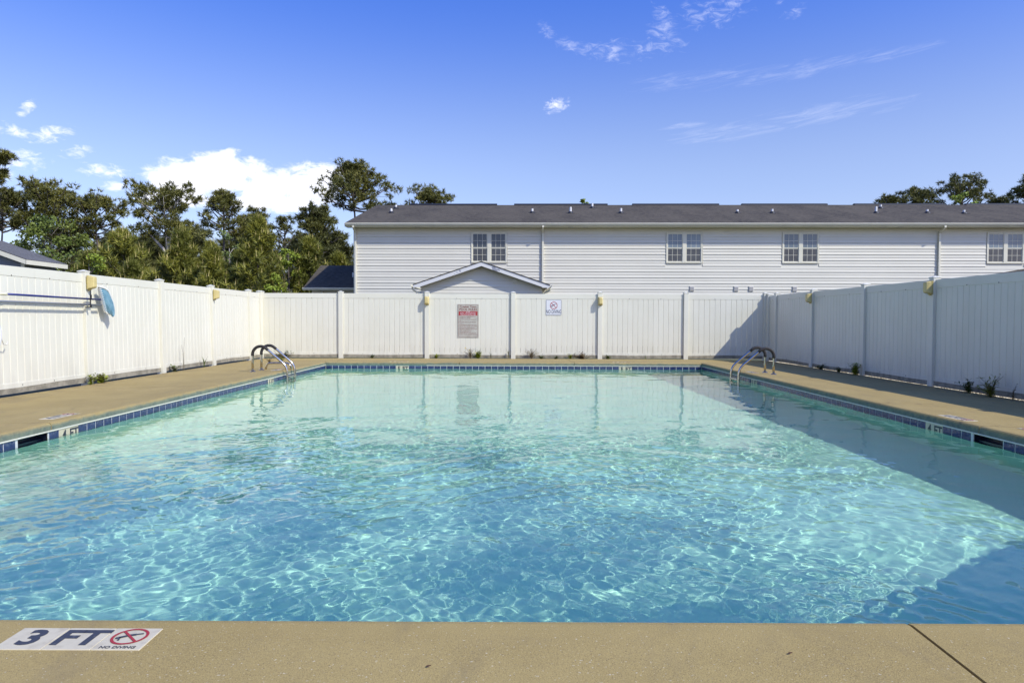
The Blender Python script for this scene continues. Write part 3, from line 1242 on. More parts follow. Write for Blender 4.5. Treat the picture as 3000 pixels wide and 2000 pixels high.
def weed(x, y, z, h, w, n, leafmat, label, kind='bushy', flowers=0, seed=0, name="weed", group=None):
    r = random.Random(seed + int(x * 100))
    o = empty(name, (x, y, z), label, "weed", group)
    st, lf, fl = MB(), MB(), MB()
    for i in range(n):
        a = r.uniform(0, 6.28)
        sp = r.uniform(0, 1) * w
        hh = h * r.uniform(.45, 1.0) if n > 1 else h
        tipx, tipy = math.cos(a) * sp, math.sin(a) * sp * .35
        pts = [(tipx * .15 * q * (3 if kind == 'creep' else 1) if q < 3 else tipx, tipy * (q / 3) ** 2, hh * (q / 3)) for q in range(4)]
        if kind == 'blade':
            d = Vector((-math.sin(a), math.cos(a), 0)) * .011
            v = []
            for q in range(4):
                p = Vector((tipx * (q / 3) ** 2, tipy * (q / 3) ** 2, hh * (q / 3) ** .8))
                v += [p - d * (1 - q / 3.2), p + d * (1 - q / 3.2)]
            lf.add(v, [(0, 1, 3, 2), (2, 3, 5, 4), (4, 5, 7, 6)])
            continue
        st.tube(pts, [.0045, .004, .003, .002], 4)
        m = {'bushy': 9, 'tall': 14, 'dry': 5, 'creep': 8, 'fern': 16}[kind]
        for q in range(m):
            f = r.uniform(.2 if kind != 'tall' else .35, 1.05)
            p = Vector((tipx * f * f, tipy * f * f, hh * f))
            ln = (.028 if kind in ('tall', 'dry') else .05 if kind != 'fern' else .075) * r.uniform(.6, 1.3)
            az_, e = r.uniform(0, 6.28), r.uniform(-.3, .8)
            d = Vector((math.cos(az_) * math.cos(e), math.sin(az_) * math.cos(e), math.sin(e))) * ln
            sd = Vector((-math.sin(az_), math.cos(az_), r.uniform(-.4, .4))) * ln * (.28 if kind != 'fern' else .13)
            lf.add([p, p + d * .5 + sd, p + d, p + d * .5 - sd], [(0, 1, 2, 3)])
        if i < flowers:
            p = Vector(pts[-1])
            for q in range(6):
                a2 = q * 1.047
                fl.add([p, p + Vector((.016 * math.cos(a2), -.006, .016 * math.sin(a2))), p + Vector((.016 * math.cos(a2 + .8), -.006, .016 * math.sin(a2 + .8)))], [(0, 1, 2)])
    if st.v:
        st.build("stems", STEM, o)
    if lf.v:
        lf.build("leaves", leafmat, o)
    if fl.v:
        fl.build("petals", PETAL, o)


BZ, BY = -.07, 19.62
weed(-6.93, 11.75, -.1, .20, .20, 46, LG, "bright green mossy clump at the left fence foot below the net", 'bushy', seed=1)
weed(-6.93, 11.45, -.1, .22, .10, 16, LG, "small bright green tuft left of the mossy clump at the left fence", 'bushy', seed=9)
weed(-6.96, 14.35, -.08, .16, .14, 12, LD, "low dark weed beside the left fence post behind the net", 'bushy', seed=2)
weed(-6.95, 14.75, -.08, .75, .05, 2, LB, "single thin dry stalk rising against the left fence", 'dry', seed=3)
weed(-6.95, 15.72, -.08, .30, .14, 13, LD, "spiky grass tuft at the foot of the left fence", 'blade', seed=4)
weed(-6.4, BY, BZ, .22, .42, 26, LD, "leafy green weed at the far fence corner behind the left ladder", 'creep', seed=5)
weed(-6.0, 17.2, -.05, .14, .22, 16, LB, "reddish dry weeds in the deck joint behind the left ladder", 'dry', seed=6)
weed(-5.72, 17.2, -.05, .13, .10, 22, LG, "tiny green tuft in the deck joint behind the left ladder", 'bushy', seed=7)
weed(-3.95, BY, BZ, .12, .10, 10, LD, "low dark weed at the far fence left of the rules sign", 'bushy', seed=8)
weed(-2.15, BY, BZ, .12, .09, 14, LG, "small green weed right beside the far fence post with the left light", 'bushy', seed=10)
weed(-1.20, BY, BZ, .34, .20, 26, LB, "brown flowering weed with yellow blooms under the rules sign", 'dry', flowers=4, seed=11)
weed(-.98, BY, BZ, .22, .12, 30, LG, "feathery green weed beside the brown flowering one", 'fern', seed=12)
weed(-.62, BY, BZ, .24, .05, 3, LD, "thin sparse weed stalk right of the rules sign", 'tall', seed=13)
weed(-.13, BY, BZ, .27, .05, 6, LY, "upright yellow-green weed next to the middle fence post", 'tall', seed=14)
weed(.52, BY, BZ, .30, .22, 34, LB, "dry brown twiggy weed at the far fence under blank boards", 'dry', seed=15)
weed(.78, BY, BZ, .08, .12, 12, LD, "flat green weed just right of the dry brown twiggy one", 'creep', seed=16)
weed(1.20, BY, BZ, .08, .14, 12, LD, "flat weed under the no diving sign", 'creep', seed=17)
weed(1.95, BY, BZ, .20, .45, 40, LB, "long straggling brown and green weed left of the right-hand far light post", 'creep', seed=18)
weed(1.62, BY, BZ, .15, .10, 16, LG, "green sprig at the left tip of the straggling weed", 'bushy', seed=19)
weed(2.66, BY, BZ, .12, .14, 14, LD, "small weed right of the far fence post with the right light", 'creep', seed=20)
weed(3.72, BY, BZ, .26, .08, 3, LD, "few dark grass blades leaning on the far fence", 'blade', seed=21)
weed(7.0, 15.9, -.1, .17, .20, 16, LD, "low dark weed at the right fence below the far light", 'bushy', seed=22)
weed(7.0, 15.0, -.1, .17, .08, 9, LD, "tiny dark sprig in the middle of the right fence foot", 'bushy', seed=23)
weed(6.98, 14.25, -.1, .28, .12, 34, LG, "upright bushy green weed at the right fence post", 'fern', seed=24)
weed(7.0, 10.75, -.1, .22, .13, 14, LD, "thin feathery weed on the right fence foot", 'fern', seed=25)
weed(6.95, 10.15, -.1, .36, .30, 20, LY, "yellow-green shrubby weed on the right fence foot near the border", 'fern', seed=26)
weed(6.98, 9.75, -.1, .25, .12, 7, LB, "dark bare weed stalks beside the yellow-green shrubby weed", 'dry', seed=27)

gl = np.random.default_rng(21)
n1_, n2_, n3_ = 420, 380, 260
px_ = np.concatenate([gl.normal(-6.86, .06, n1_), gl.uniform(-6.8, 6.8, n2_), gl.normal(6.98, .06, n3_)])
py_ = np.concatenate([gl.uniform(7.5, 19.4, n1_), gl.normal(19.55, .05, n2_), gl.uniform(7.5, 19.4, n3_)])
pz_ = np.concatenate([np.full(n1_, -.054), np.full(n2_, -.053), np.full(n3_, -.066)])
px_ = np.concatenate([px_, gl.uniform(-6.8, -4.8, 70), gl.uniform(4.8, 6.9, 70)])
py_ = np.concatenate([py_, gl.uniform(6.5, 19.4, 140)])
pz_ = np.concatenate([pz_, np.full(140, -.02)])
keep = np.ones(len(px_), bool)
pz_ = np.where(np.arange(len(px_)) >= n1_ + n2_ + n3_, np.where(px_ < 0, (px_ - PX0) * .06 / 2.44, (PX1 - px_) * .075 / 2.55) + .003, pz_)
C_ = np.stack([px_, py_, pz_ + .002], -1)
a_ = gl.uniform(0, 6.28, len(C_))
l_ = gl.uniform(.008, .028, (len(C_), 1))
d_ = np.stack([np.cos(a_), np.sin(a_), gl.uniform(-.05, .35, len(C_))], -1) * l_
e_ = np.stack([-np.sin(a_), np.cos(a_), np.zeros(len(C_))], -1) * l_ * .35
V_ = np.stack([C_, C_ + d_ * .5 + e_, C_ + d_, C_ + d_ * .5 - e_], 1).reshape(-1, 3)
lo_ = bpy.data.objects.new("leaf_litter", tri_mesh("leaf_litter", V_, np.arange(len(V_)).reshape(-1, 4), LB))
tag(link(lo_), "scattered dry needles and leaf bits along the fence feet", "leaf litter", kind='stuff')

LEAFDRY = simple("dry_leaf", (.09, .045, .02), .8)
for (x, y, lb) in ((-.255, 2.03, "small curled dry leaf near the front edge of the deck"), (.845, 2.12, "small dark dry leaf on the deck near the slab joint")):
    b = MB()
    b.add([(0, 0, .002), (.007, .003, .005), (.015, .001, .003), (.008, -.004, .003), (.019, .001, .006)], [(0, 1, 3), (1, 2, 3), (2, 4, 1)])
    tag(b.build("dry_leaf", LEAFDRY, loc=(x, y, 0)), lb, "leaf")

# ------------------------------------------------------------------ guessed sunshade, added out of view to shade the near right water
um = empty("added_parasol", (5.83, 1.15, -.07), "square canopy added unseen on the right deck to shade the near water", "added_parasol")
b = MB()
b.tube([(0, 0, 0), (0, 0, 2.58)], .022, 10)
b.build("pole", STEEL, um)
b = MB()
b.lathe([(.26, 0), (.26, .05), (.05, .09)], 20)
b.build("base", BLACKP, um)
NAVYC = simple("navy_canvas", (.03, .05, .12), .9)
b = MB()
cv = [(0, 0, 2.62)]
for rr, zz in ((1.0, 2.42), (1.98, 2.14), (1.99, 2.02)):
    for k in range(4):
        w = rad(32.8 + 45 + 90 * k)
        cv.append((rr * math.cos(w), rr * math.sin(w), zz))
cf = [(0, 1 + k, 1 + (k + 1) % 4) for k in range(4)]
for j in range(2):
    for k in range(4):
        a, b2 = 1 + 4 * j + k, 1 + 4 * j + (k + 1) % 4
        cf.append((a, a + 4, b2 + 4, b2))
b.add(cv, cf)
b.build("canopy", NAVYC, um)
for k in range(8):
    w = rad(32.8 + 45 * k)
    r1 = 1.93 if k % 2 else 1.36
    b = MB()
    b.tube([(.03 * math.cos(w), .03 * math.sin(w), 2.57), (r1 * math.cos(w), r1 * math.sin(w), 2.12)], .008, 5)
    b.build("rib", STEEL, um)

# ------------------------------------------------------------------ buildings
SHING = m_shingle()
hrng = random.Random(8)
CH = .127


def siding(mb_target, parent, x0, x1, z0, z1, y=0, holes=(), pieces=True, clip=None, mat=None):
    z = z0
    odd = True
    while z < z1 - .02:
        top = min(z + CH, z1)
        xs0, xs1 = x0, x1
        if clip:
            xs0, xs1 = clip(z + CH * .5)
            if xs1 - xs0 < .08:
                break
        cuts = [(xs0, xs1)]
        for (a, b_, c, d) in holes:
            if c < top - .01 and d > z + .01:
                nc = []
                for (p, q) in cuts:
                    if b_ <= p or a >= q:
                        nc.append((p, q))
                    else:
                        if a > p:
                            nc.append((p, a))
                        if b_ < q:
                            nc.append((b_, q))
                cuts = nc
        for (p, q) in cuts:
            u = p
            while u < q - .01:
                L = hrng.uniform(5.5, 11)
                v = q if q - u < L + 1.5 else u + L
                b = MB()
                dy = hrng.uniform(0, .002)
                lip = (.028 if odd else .018) + dy
                pr = [(y + .0, z), (y - lip, z), (y - lip - .0005, z + .004), (y - .004, top + .004), (y, top + .004)]
                n = len(pr)
                vs = [(u, a_, b2) for a_, b2 in pr] + [(v, a_, b2) for a_, b2 in pr]
                b.add(vs, [tuple(range(n)), tuple(range(n, 2 * n))[::-1]] + [(i, n + i, n + (i + 1) % n, (i + 1) % n) for i in range(n)])
                b.build("siding_board", mat or SIDING, parent)
                u = v
        z += CH
        odd = not odd


def gutter_prof():
    return [(0, 0), (-.075, 0), (-.085, .02), (-.108, .055), (-.122, .085), (-.122, .112), (-.112, .112), (-.10, .07), (-.07, .014), (0, .014)]


house = empty("town_house_row", (0, 31, -.1), "long white two storey town house row with dark shingle roof behind the far fence", "house", rot=(0, 0, rad(-1.3)))
ZB = .1      # local z of the parent is -.1
HX0, HX1 = -7.06, 27.0
b = MB()
b.box(HX0, HX1, .002, 13.0, 0, 5.16 + ZB)
b.build("wall", SIDING, house)
wins = [(-1.07, 'a'), (7.50, 'b'), (12.55, 'c'), (21.35, 'b')]
WZ0, WZ1, WW = 3.55 + ZB, 4.90 + ZB, .79
holes = [(x - WW - .02, x + WW + .02, WZ0 - .02, WZ1 + .02) for x, _ in wins]
siding(None, house, HX0 + .09, HX1, 1.9 + ZB, 5.12 + ZB, 0, holes)
b = MB()
b.bbox(HX0 - .025, HX0 + .088, -.030, .10, 0, 5.10 + ZB, .003)
b.build("corner_trim", WHITE_TRIM, house)
# windows
for x, kind in wins:
    f = MB()
    t_ = .055
    f.bbox(x - WW, x + WW, -.045, .0, WZ1 - t_, WZ1, .004)
    f.bbox(x - WW, x + WW, -.050, .0, WZ0, WZ0 + t_, .004)
    f.box(x - WW, x - WW + t_, -.044, 0, WZ0 + t_, WZ1 - t_)
    f.box(x + WW - t_, x + WW, -.044, 0, WZ0 + t_, WZ1 - t_)
    f.box(x - .075, x + .075, -.047, 0, WZ0 + t_, WZ1 - t_)
    win = f.build("window", WHITE_TRIM, house)
    for sgn in (-1, 1):
        a = x + (sgn * .075 if sgn > 0 else -(WW - t_))
        c = x + ((WW - t_) if sgn > 0 else -.075)
        zm = (WZ0 + WZ1) / 2
        for (z0, z1, gm, yy2) in ((zm - .02, WZ1 - t_, GLASSUP, -.030), (WZ0 + t_, zm - .02, GLASSLO, -.018)):
            g2 = MB()
            g2.box(a + .028, c - .028, yy2 + .008, yy2 + .012, z0 + .028, z1 - .028)
            pick = {('a', True): GLASSDK, ('b', True): GLASSBL, ('c', True): GLASSUP}[(kind, True)] if gm is GLASSUP else gm
            g2.build("pane", pick, win)
            sh = MB()
            sh.box(a, c, yy2, yy2 + .016, z0, z0 + .03)
            sh.box(a, c, yy2, yy2 + .016, z1 - .03, z1)
            sh.box(a, a + .03, yy2, yy2 + .016, z0 + .03, z1 - .03)
            sh.box(c - .03, c, yy2, yy2 + .016, z0 + .03, z1 - .03)
            for q in (1 / 3, 2 / 3):
                xm = a + (c - a) * q
                sh.box(xm - .0065, xm + .0065, yy2 + .003, yy2 + .010, z0 + .03, z1 - .03)
            sh.box(a + .03, c - .03, yy2 + .002, yy2 + .0095, (z0 + z1) / 2 - .0065, (z0 + z1) / 2 + .0065)
            sh.build("sash", WHITE_TRIM, win)
# roof
RX0, RX1, RY, RZ = -7.38, 27.4, 6.1, 7.09 + ZB
EY, EZ = -.42, 5.25 + ZB
sl = (RZ - EZ) / (RY - EY)
rp = [(EY, EZ - .03), (EY, EZ), (RY, RZ), (2 * RY - EY, EZ), (2 * RY - EY, EZ - .1), (RY, RZ - .1), (EY + .2, EZ - .04)]
b = MB()
b.prism(rp, RX0, RX1, Matrix(((0, 0, 1, 0), (1, 0, 0, 0), (0, 1, 0, 0), (0, 0, 0, 1))))
roof = b.build("roof", SHING, house)
XM = Matrix(((0, 0, 1, 0), (1, 0, 0, 0), (0, 1, 0, 0), (0, 0, 0, 1)))
for x0, x1 in ((-5.6, -1.0), (-.1, 4.8), (6.1, 10.6), (11.8, 16.2), (17.6, 22.2), (23.3, 27.2)):
    b = MB()
    b.prism([(RY - .16, RZ - .045), (RY - .15, RZ + .035), (RY, RZ + .075), (RY + .15, RZ + .035), (RY + .16, RZ - .045)], x0, x1, XM)
    b.build("ridge_vent", BLACKP, roof)
pipes = [(-6.0, 3.0, .20), (-6.1, 4.7, .17), (.84, 3.0, .19), (2.68, 2.9, .28), (3.9, 4.9, .22), (5.1, 2.9, .22), (10.65, 2.9, .16), (12.3, 2.9, .18), (17.2, 2.9, .30), (18.3, 4.7, .17), (19.6, 2.9, .16), (21.2, 2.7, .16)]
PVC = simple("white_pvc", (.72, .71, .67), .5)
for x, y, h in pipes:
    z = EZ + sl * (y - EY)
    b = MB()
    b.lathe([(.055, -.05), (.055, h), (.048, h), (.048, h - .03)], 10, Matrix.Translation((x, y, z)))
    p = b.build("vent_pipe", PVC, roof)
    b = MB()
    b.lathe([(.15, -.03), (.10, .05), (.06, .07)], 12, Matrix.Translation((x, y, z)))
    b.box(x - .2, x + .2, y - .2, y + .2, z - .05, z - .044, None)
    b.build("pipe_flashing", BLACKP, roof)
b = MB()
b.prism([(EY + y, EZ - .125 + z) for y, z in gutter_prof()], RX0 + .02, RX1, XM)
b.build("gutter", WHITE_TRIM, house)
b = MB()
b.box(RX0 + .03, RX1, EY + .001, EY + .02, EZ - .17, EZ - .032)
b.build("fascia", WHITE_TRIM, house)
b = MB()
b.box(RX0 + .03, RX1, EY + .02, .0, EZ - .165, EZ - .15)
b.build("soffit", WHITE_TRIM, house)
b = MB()
M = Matrix(((0, 0, 1, 0), (1, 0, 0, 0), (0, 1, 0, 0), (0, 0, 0, 1)))
b.prism([(EY, EZ - .17), (EY, EZ - .03), (RY, RZ - .03), (RY, RZ - .2)], RX0, RX0 + .025, M)
b.build("rake_board", WHITE_TRIM, house)
for x, zb in ((-6.99, 2.1), (1.30, 0), (18.5, 0)):
    b = MB()
    b.bbox(x - .04, x + .04, -.105, -.028, zb + ZB, 4.88 + ZB, .006)
    b.bbox(x - .04, x + .04, -.038, .038, -.25, .25, .006, Matrix.Translation((0, -.26, 5.0 + ZB)) @ Matrix.Rotation(rad(52), 4, 'X') @ Matrix.Translation((0, 0, 0)) if False else None) if False else None
    b.add([(x - .04, -.50, 5.13 + ZB), (x + .04, -.50, 5.13 + ZB), (x + .04, -.43, 5.13 + ZB), (x - .04, -.43, 5.13 + ZB),
           (x - .04, -.50, 5.05 + ZB), (x + .04, -.50, 5.05 + ZB), (x + .04, -.43, 5.03 + ZB), (x - .04, -.43, 5.03 + ZB),
           (x - .04, -.105, 4.86 + ZB), (x + .04, -.105, 4.86 + ZB), (x + .04, -.03, 4.90 + ZB), (x - .04, -.03, 4.90 + ZB)],
          [(0, 1, 2, 3), (0, 4, 5, 1), (1, 5, 6, 2), (2, 6, 7, 3), (3, 7, 4, 0), (4, 8, 9, 5), (5, 9, 10, 6), (6, 10, 11, 7), (7, 11, 8, 4)])
    b.build("downspout", WHITE_TRIM, house)
VB = simple("vent_beige", (.50, .48, .43), .55)
for x in (7.85, 9.78, 10.43, 12.32):
    b = MB()
    z = 2.44 + ZB
    b.bbox(x - .10, x + .10, -.055, -.005, z - .11, z + .11, .006)
    v = b.build("dryer_vent", VB, house)
    b = MB()
    for q in (-.05, 0, .05):
        b.box(x - .08, x + .08, -.068, -.052, z + q - .012, z + q + .006)
    b.build("vent_flap", VB, v)
for x in (-4.2, 2.5, 3.15, 16.0, 16.7):
    b = MB()
    b.box(x - .11, x + .11, -.36, -.14, EZ - .172, EZ - .166)
    b.build("soffit_vent", VB, house)

# gabled bump-outs in front of the row
t = NT("peeling_white_paint")
t.set('Roughness', .55)
t.set('Base Color', t.mix(t.ramp(t.noise(1.9, 4, .6), .63, .66), (.66, .65, .60), (.27, .28, .31)))
PEEL = t.mat


def gable_block(x0, x1, yf, yb, zeave, zapex, oh, label, vent=None):
    """x0..x1 roof eave tips; front gable looks toward the pool"""
    o = empty("gabled_annex", ((x0 + x1) / 2, yf, 0), label, "annex")
    hw = (x1 - x0) / 2
    D = yb - yf
    s = (zapex - zeave) / hw
    wx = hw - .30
    b = MB()
    b.prism([(-wx, -.1), (wx, -.1), (wx, zeave + .30 * s - .14), (0, zapex - .14), (-wx, zeave + .30 * s - .14)], oh + .01, D, Matrix(((1, 0, 0, 0), (0, 0, 1, 0), (0, 1, 0, 0), (0, 0, 0, 1))))
    b.build("wall", SIDING, o)
    siding(None, o, -wx, wx, 1.85, zapex - .12, oh + .01, (), clip=lambda z: (max(-wx, -(zapex - .16 - z) / s), min(wx, (zapex - .16 - z) / s)))
    YM = Matrix(((1, 0, 0, 0), (0, 0, 1, 0), (0, 1, 0, 0), (0, 0, 0, 1)))
    b = MB()
    b.prism([(-hw, zeave - .02), (-hw, zeave + .012), (0, zapex + .012), (hw, zeave + .012), (hw, zeave - .02), (0, zapex - .02)], -.02, D - .03, YM)
    b.build("roof", SHING, o)
    for sg in (-1, 1):
        b = MB()
        b.prism([(0, zapex - .022), (0, zapex - .185), (sg * (hw - .31), zeave + .31 * s - .185), (sg * (hw - .31), zeave - .11), (sg * (hw - .02), zeave - .11), (sg * (hw - .02), zeave + .02 * s - .022)], 0, .03, YM)
        b.build("rake_board", PEEL, o)
        b = MB()
        b.prism([(sg * (hw - .02 - y), zeave - .10 + z) for y, z in gutter_prof()], .01, D - .05, YM)
        b.build("gutter", WHITE_TRIM, o)
        b = MB()
        b.tube([(sg * (hw + .02), .10, zeave - .09), (sg * (hw + .02), .10, zeave - .18), (sg * (hw - .10), .20, zeave - .27), (sg * (hw - .27), .30, zeave - .34), (sg * (hw - .27), .30, .2)], .035, 8)
        b.build("downspout", WHITE_TRIM, o, smooth=True)
    if vent is not None:
        b = MB()
        b.bbox(vent[0] - .085, vent[0] + .085, oh - .04, oh, vent[1] - .09, vent[1] + .09, .005)
        b.build("vent_block", SIDING, o)
    return o


gable_block(-4.01, 1.47, 27.95, 31.0, 2.43, 3.36, .35, "low white gabled annex in front of the house row behind the rules sign", vent=(1.36, 2.60))
gable_block(18.2, 29.5, 28.0, 30.4, 2.62, 3.62, .35, "dark low annex roof peeking over the right fence")

# low wing at the left end of the row
w_ = empty("low_wing", (-7.1, 33.0, 0), "low one storey wing with dark roof at the left end of the house row", "house wing")
b = MB()
b.box(-2.5, 0.0, .4, 6, -.1, 2.45)
b.build("wall", SIDING, w_)
b = MB()
b.prism([(0, 2.50), (0, 2.54), (3.0, 3.80), (6.0, 2.54), (6.0, 2.5), (3.0, 3.70)], -2.78, -.02, XM)
b.build("roof", SHING, w_)
b = MB()
b.prism([(y, 2.41 + z) for y, z in gutter_prof()], -2.80, -.06, XM)
b.build("gutter", WHITE_TRIM, w_)
b = MB()
b.prism([(0.0, 2.38), (0, 2.49), (3.0, 3.73), (3.0, 3.60)], -2.80, -2.77, XM)
b.build("rake_board", WHITE_TRIM, w_)
b = MB()
b.lathe([(.05, -.1), (.05, .2)], 10, Matrix.Translation((-.75, 1.4, 2.54 + .42 * 1.4)))
b.build("vent_pipe", PVC, w_)
b = MB()
b.bbox(-2.05, -1.95, .30, .38, 0, 2.38, .005)
b.build("downspout", WHITE_TRIM, w_)

# grey house at the far left
GREYS = simple("grey_siding", (.20, .215, .235), .6, var=.12, vscale=3)
gh = empty("grey_house", (-20.6, 26, 0), "grey gabled house corner with white fascia above the left fence", "house")
b = MB()
YM = Matrix(((1, 0, 0, 0), (0, 0, 1, 0), (0, 1, 0, 0), (0, 0, 0, 1)))
b.prism([(-2.2, -.1), (2.2, -.1), (2.2, 3.2), (0, 3.98), (-2.2, 3.2)], .3, 2.2, YM)
b.build("wall", GREYS, gh)
b = MB()
b.prism([(-2.55, 3.17), (-2.55, 3.22), (0, 4.14), (2.55, 3.22), (2.55, 3.17), (0, 4.06)], 0, 2.35, YM)
b.build("roof", m_shingle("grey_shingle", (.12, .118, .115), (.085, .083, .08)), gh)
for sg in (-1, 1):
    b = MB()
    b.prism([(0, 4.09), (0, 3.93), (sg * 2.54, 3.03), (sg * 2.54, 3.19)], -.03, 0, YM)
    b.build("rake_board", WHITE_TRIM, gh)
    b = MB()
    b.box(min(sg * 2.53, sg * 2.58), max(sg * 2.53, sg * 2.58), -.03, 2.36, 3.03, 3.19)
    b.build("fascia", WHITE_TRIM, gh)
b = MB()
for x in (-2.2, 2.2):
    b.box(x - .07, x + .07, .285, .30, -.1, 3.1)
b.build("corner_trim", WHITE_TRIM, gh)
siding(None, gh, -2.12, 2.12, 2.2, 3.15, .3, (), mat=GREYS)

# street lamp between the trees
sl_ = empty("street_lamp", (-15.7, 42, -.2), "black post lantern standing in front of the pines left of the low wing", "street lamp")
b = MB()
b.lathe([(.09, 0), (.09, .4), (.05, .5), (.04, 3.28), (.06, 3.3)], 10)
b.build("post", BLACKP, sl_)
b = MB()
b.lathe([(.07, 3.30), (.15, 3.55)], 6)
b.build("lamp_glass", simple("lantern_glass", (.45, .45, .43), .3), sl_)
b = MB()
b.lathe([(.19, 3.55), (.16, 3.60), (.06, 3.68), (.03, 3.72), (.012, 3.80)], 6)
b.build("lamp_cap", BLACKP, sl_)

# ------------------------------------------------------------------ trees
NEED = m_leaf("pine_needles", (.12, .118, .022), (.22, .205, .042), (.085, .09, .018))
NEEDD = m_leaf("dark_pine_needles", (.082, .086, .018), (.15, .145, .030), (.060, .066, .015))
NEEDY = m_leaf("young_pine_needles", (.085, .10, .014), (.34, .32, .045), (.12, .13, .020))
BROAD = m_leaf("broad_leaves", (.10, .135, .02), (.18, .21, .034), (.075, .11, .018))
LIME = m_leaf("lime_leaves", (.25, .31, .03), (.17, .23, .025), (.20, .25, .025))
PALEG = m_leaf("pale_leaves", (.19, .24, .065), (.12, .165, .04), (.15, .19, .05))
BARK = m_bark("pine_bark", (.16, .135, .115), (.07, .055, .045))
BARKL = m_bark("pale_bark", (.52, .47, .40), (.30, .27, .23))
CAND = simple("pine_candle", (.46, .38, .13), .8, var=.3, vscale=6)


def unit(a):
    return a / np.maximum(np.linalg.norm(a, axis=-1, keepdims=True), 1e-6)


def tufts(C, D, size, K, wid, g, up=.5, spread=1.0):
    """C (n,3) centres, D (n,3) directions: K needles each, one triangle per needle"""
    n = len(C)
    d = unit(g.normal(size=(n, K, 3)) * spread + D[:, None] * up * 1.6 + np.array([0, 0, .25]))
    ln = size * g.uniform(.55, 1.15, (n, K, 1))
    side = unit(np.cross(d, g.normal(size=(n, K, 3)))) * wid * .5
    p0 = C[:, None] + d * ln * .08
    tip = p0 + d * ln
    V = np.stack([p0 - side, p0 + side, tip], 2).reshape(-1, 3)
    return V


def leaves(C, size, g):
    n = len(C)
    a = unit(g.normal(size=(n, 3)))
    b = unit(np.cross(a, g.normal(size=(n, 3))))
    s = size * g.uniform(.6, 1.3, (n, 1))
    return np.stack([C - b * s * .45, C + a * s * .55, C + b * s * .45, C - a * s * .5], 1).reshape(-1, 3)


def make_tree(root, V, k, lm, wood, wm, extra=None):
    F = np.arange(len(V)).reshape(-1, k)
    me = tri_mesh("crown", V, F, lm)
    link(bpy.data.objects.new("crown", me), root)
    wood.build("trunk", wm, root)
    if extra is not None:
        EV, mat = extra
        me = tri_mesh("candles", EV, np.arange(len(EV)).reshape(-1, 3), mat)
        link(bpy.data.objects.new("candles", me), root)["kind"] = 'stuff'


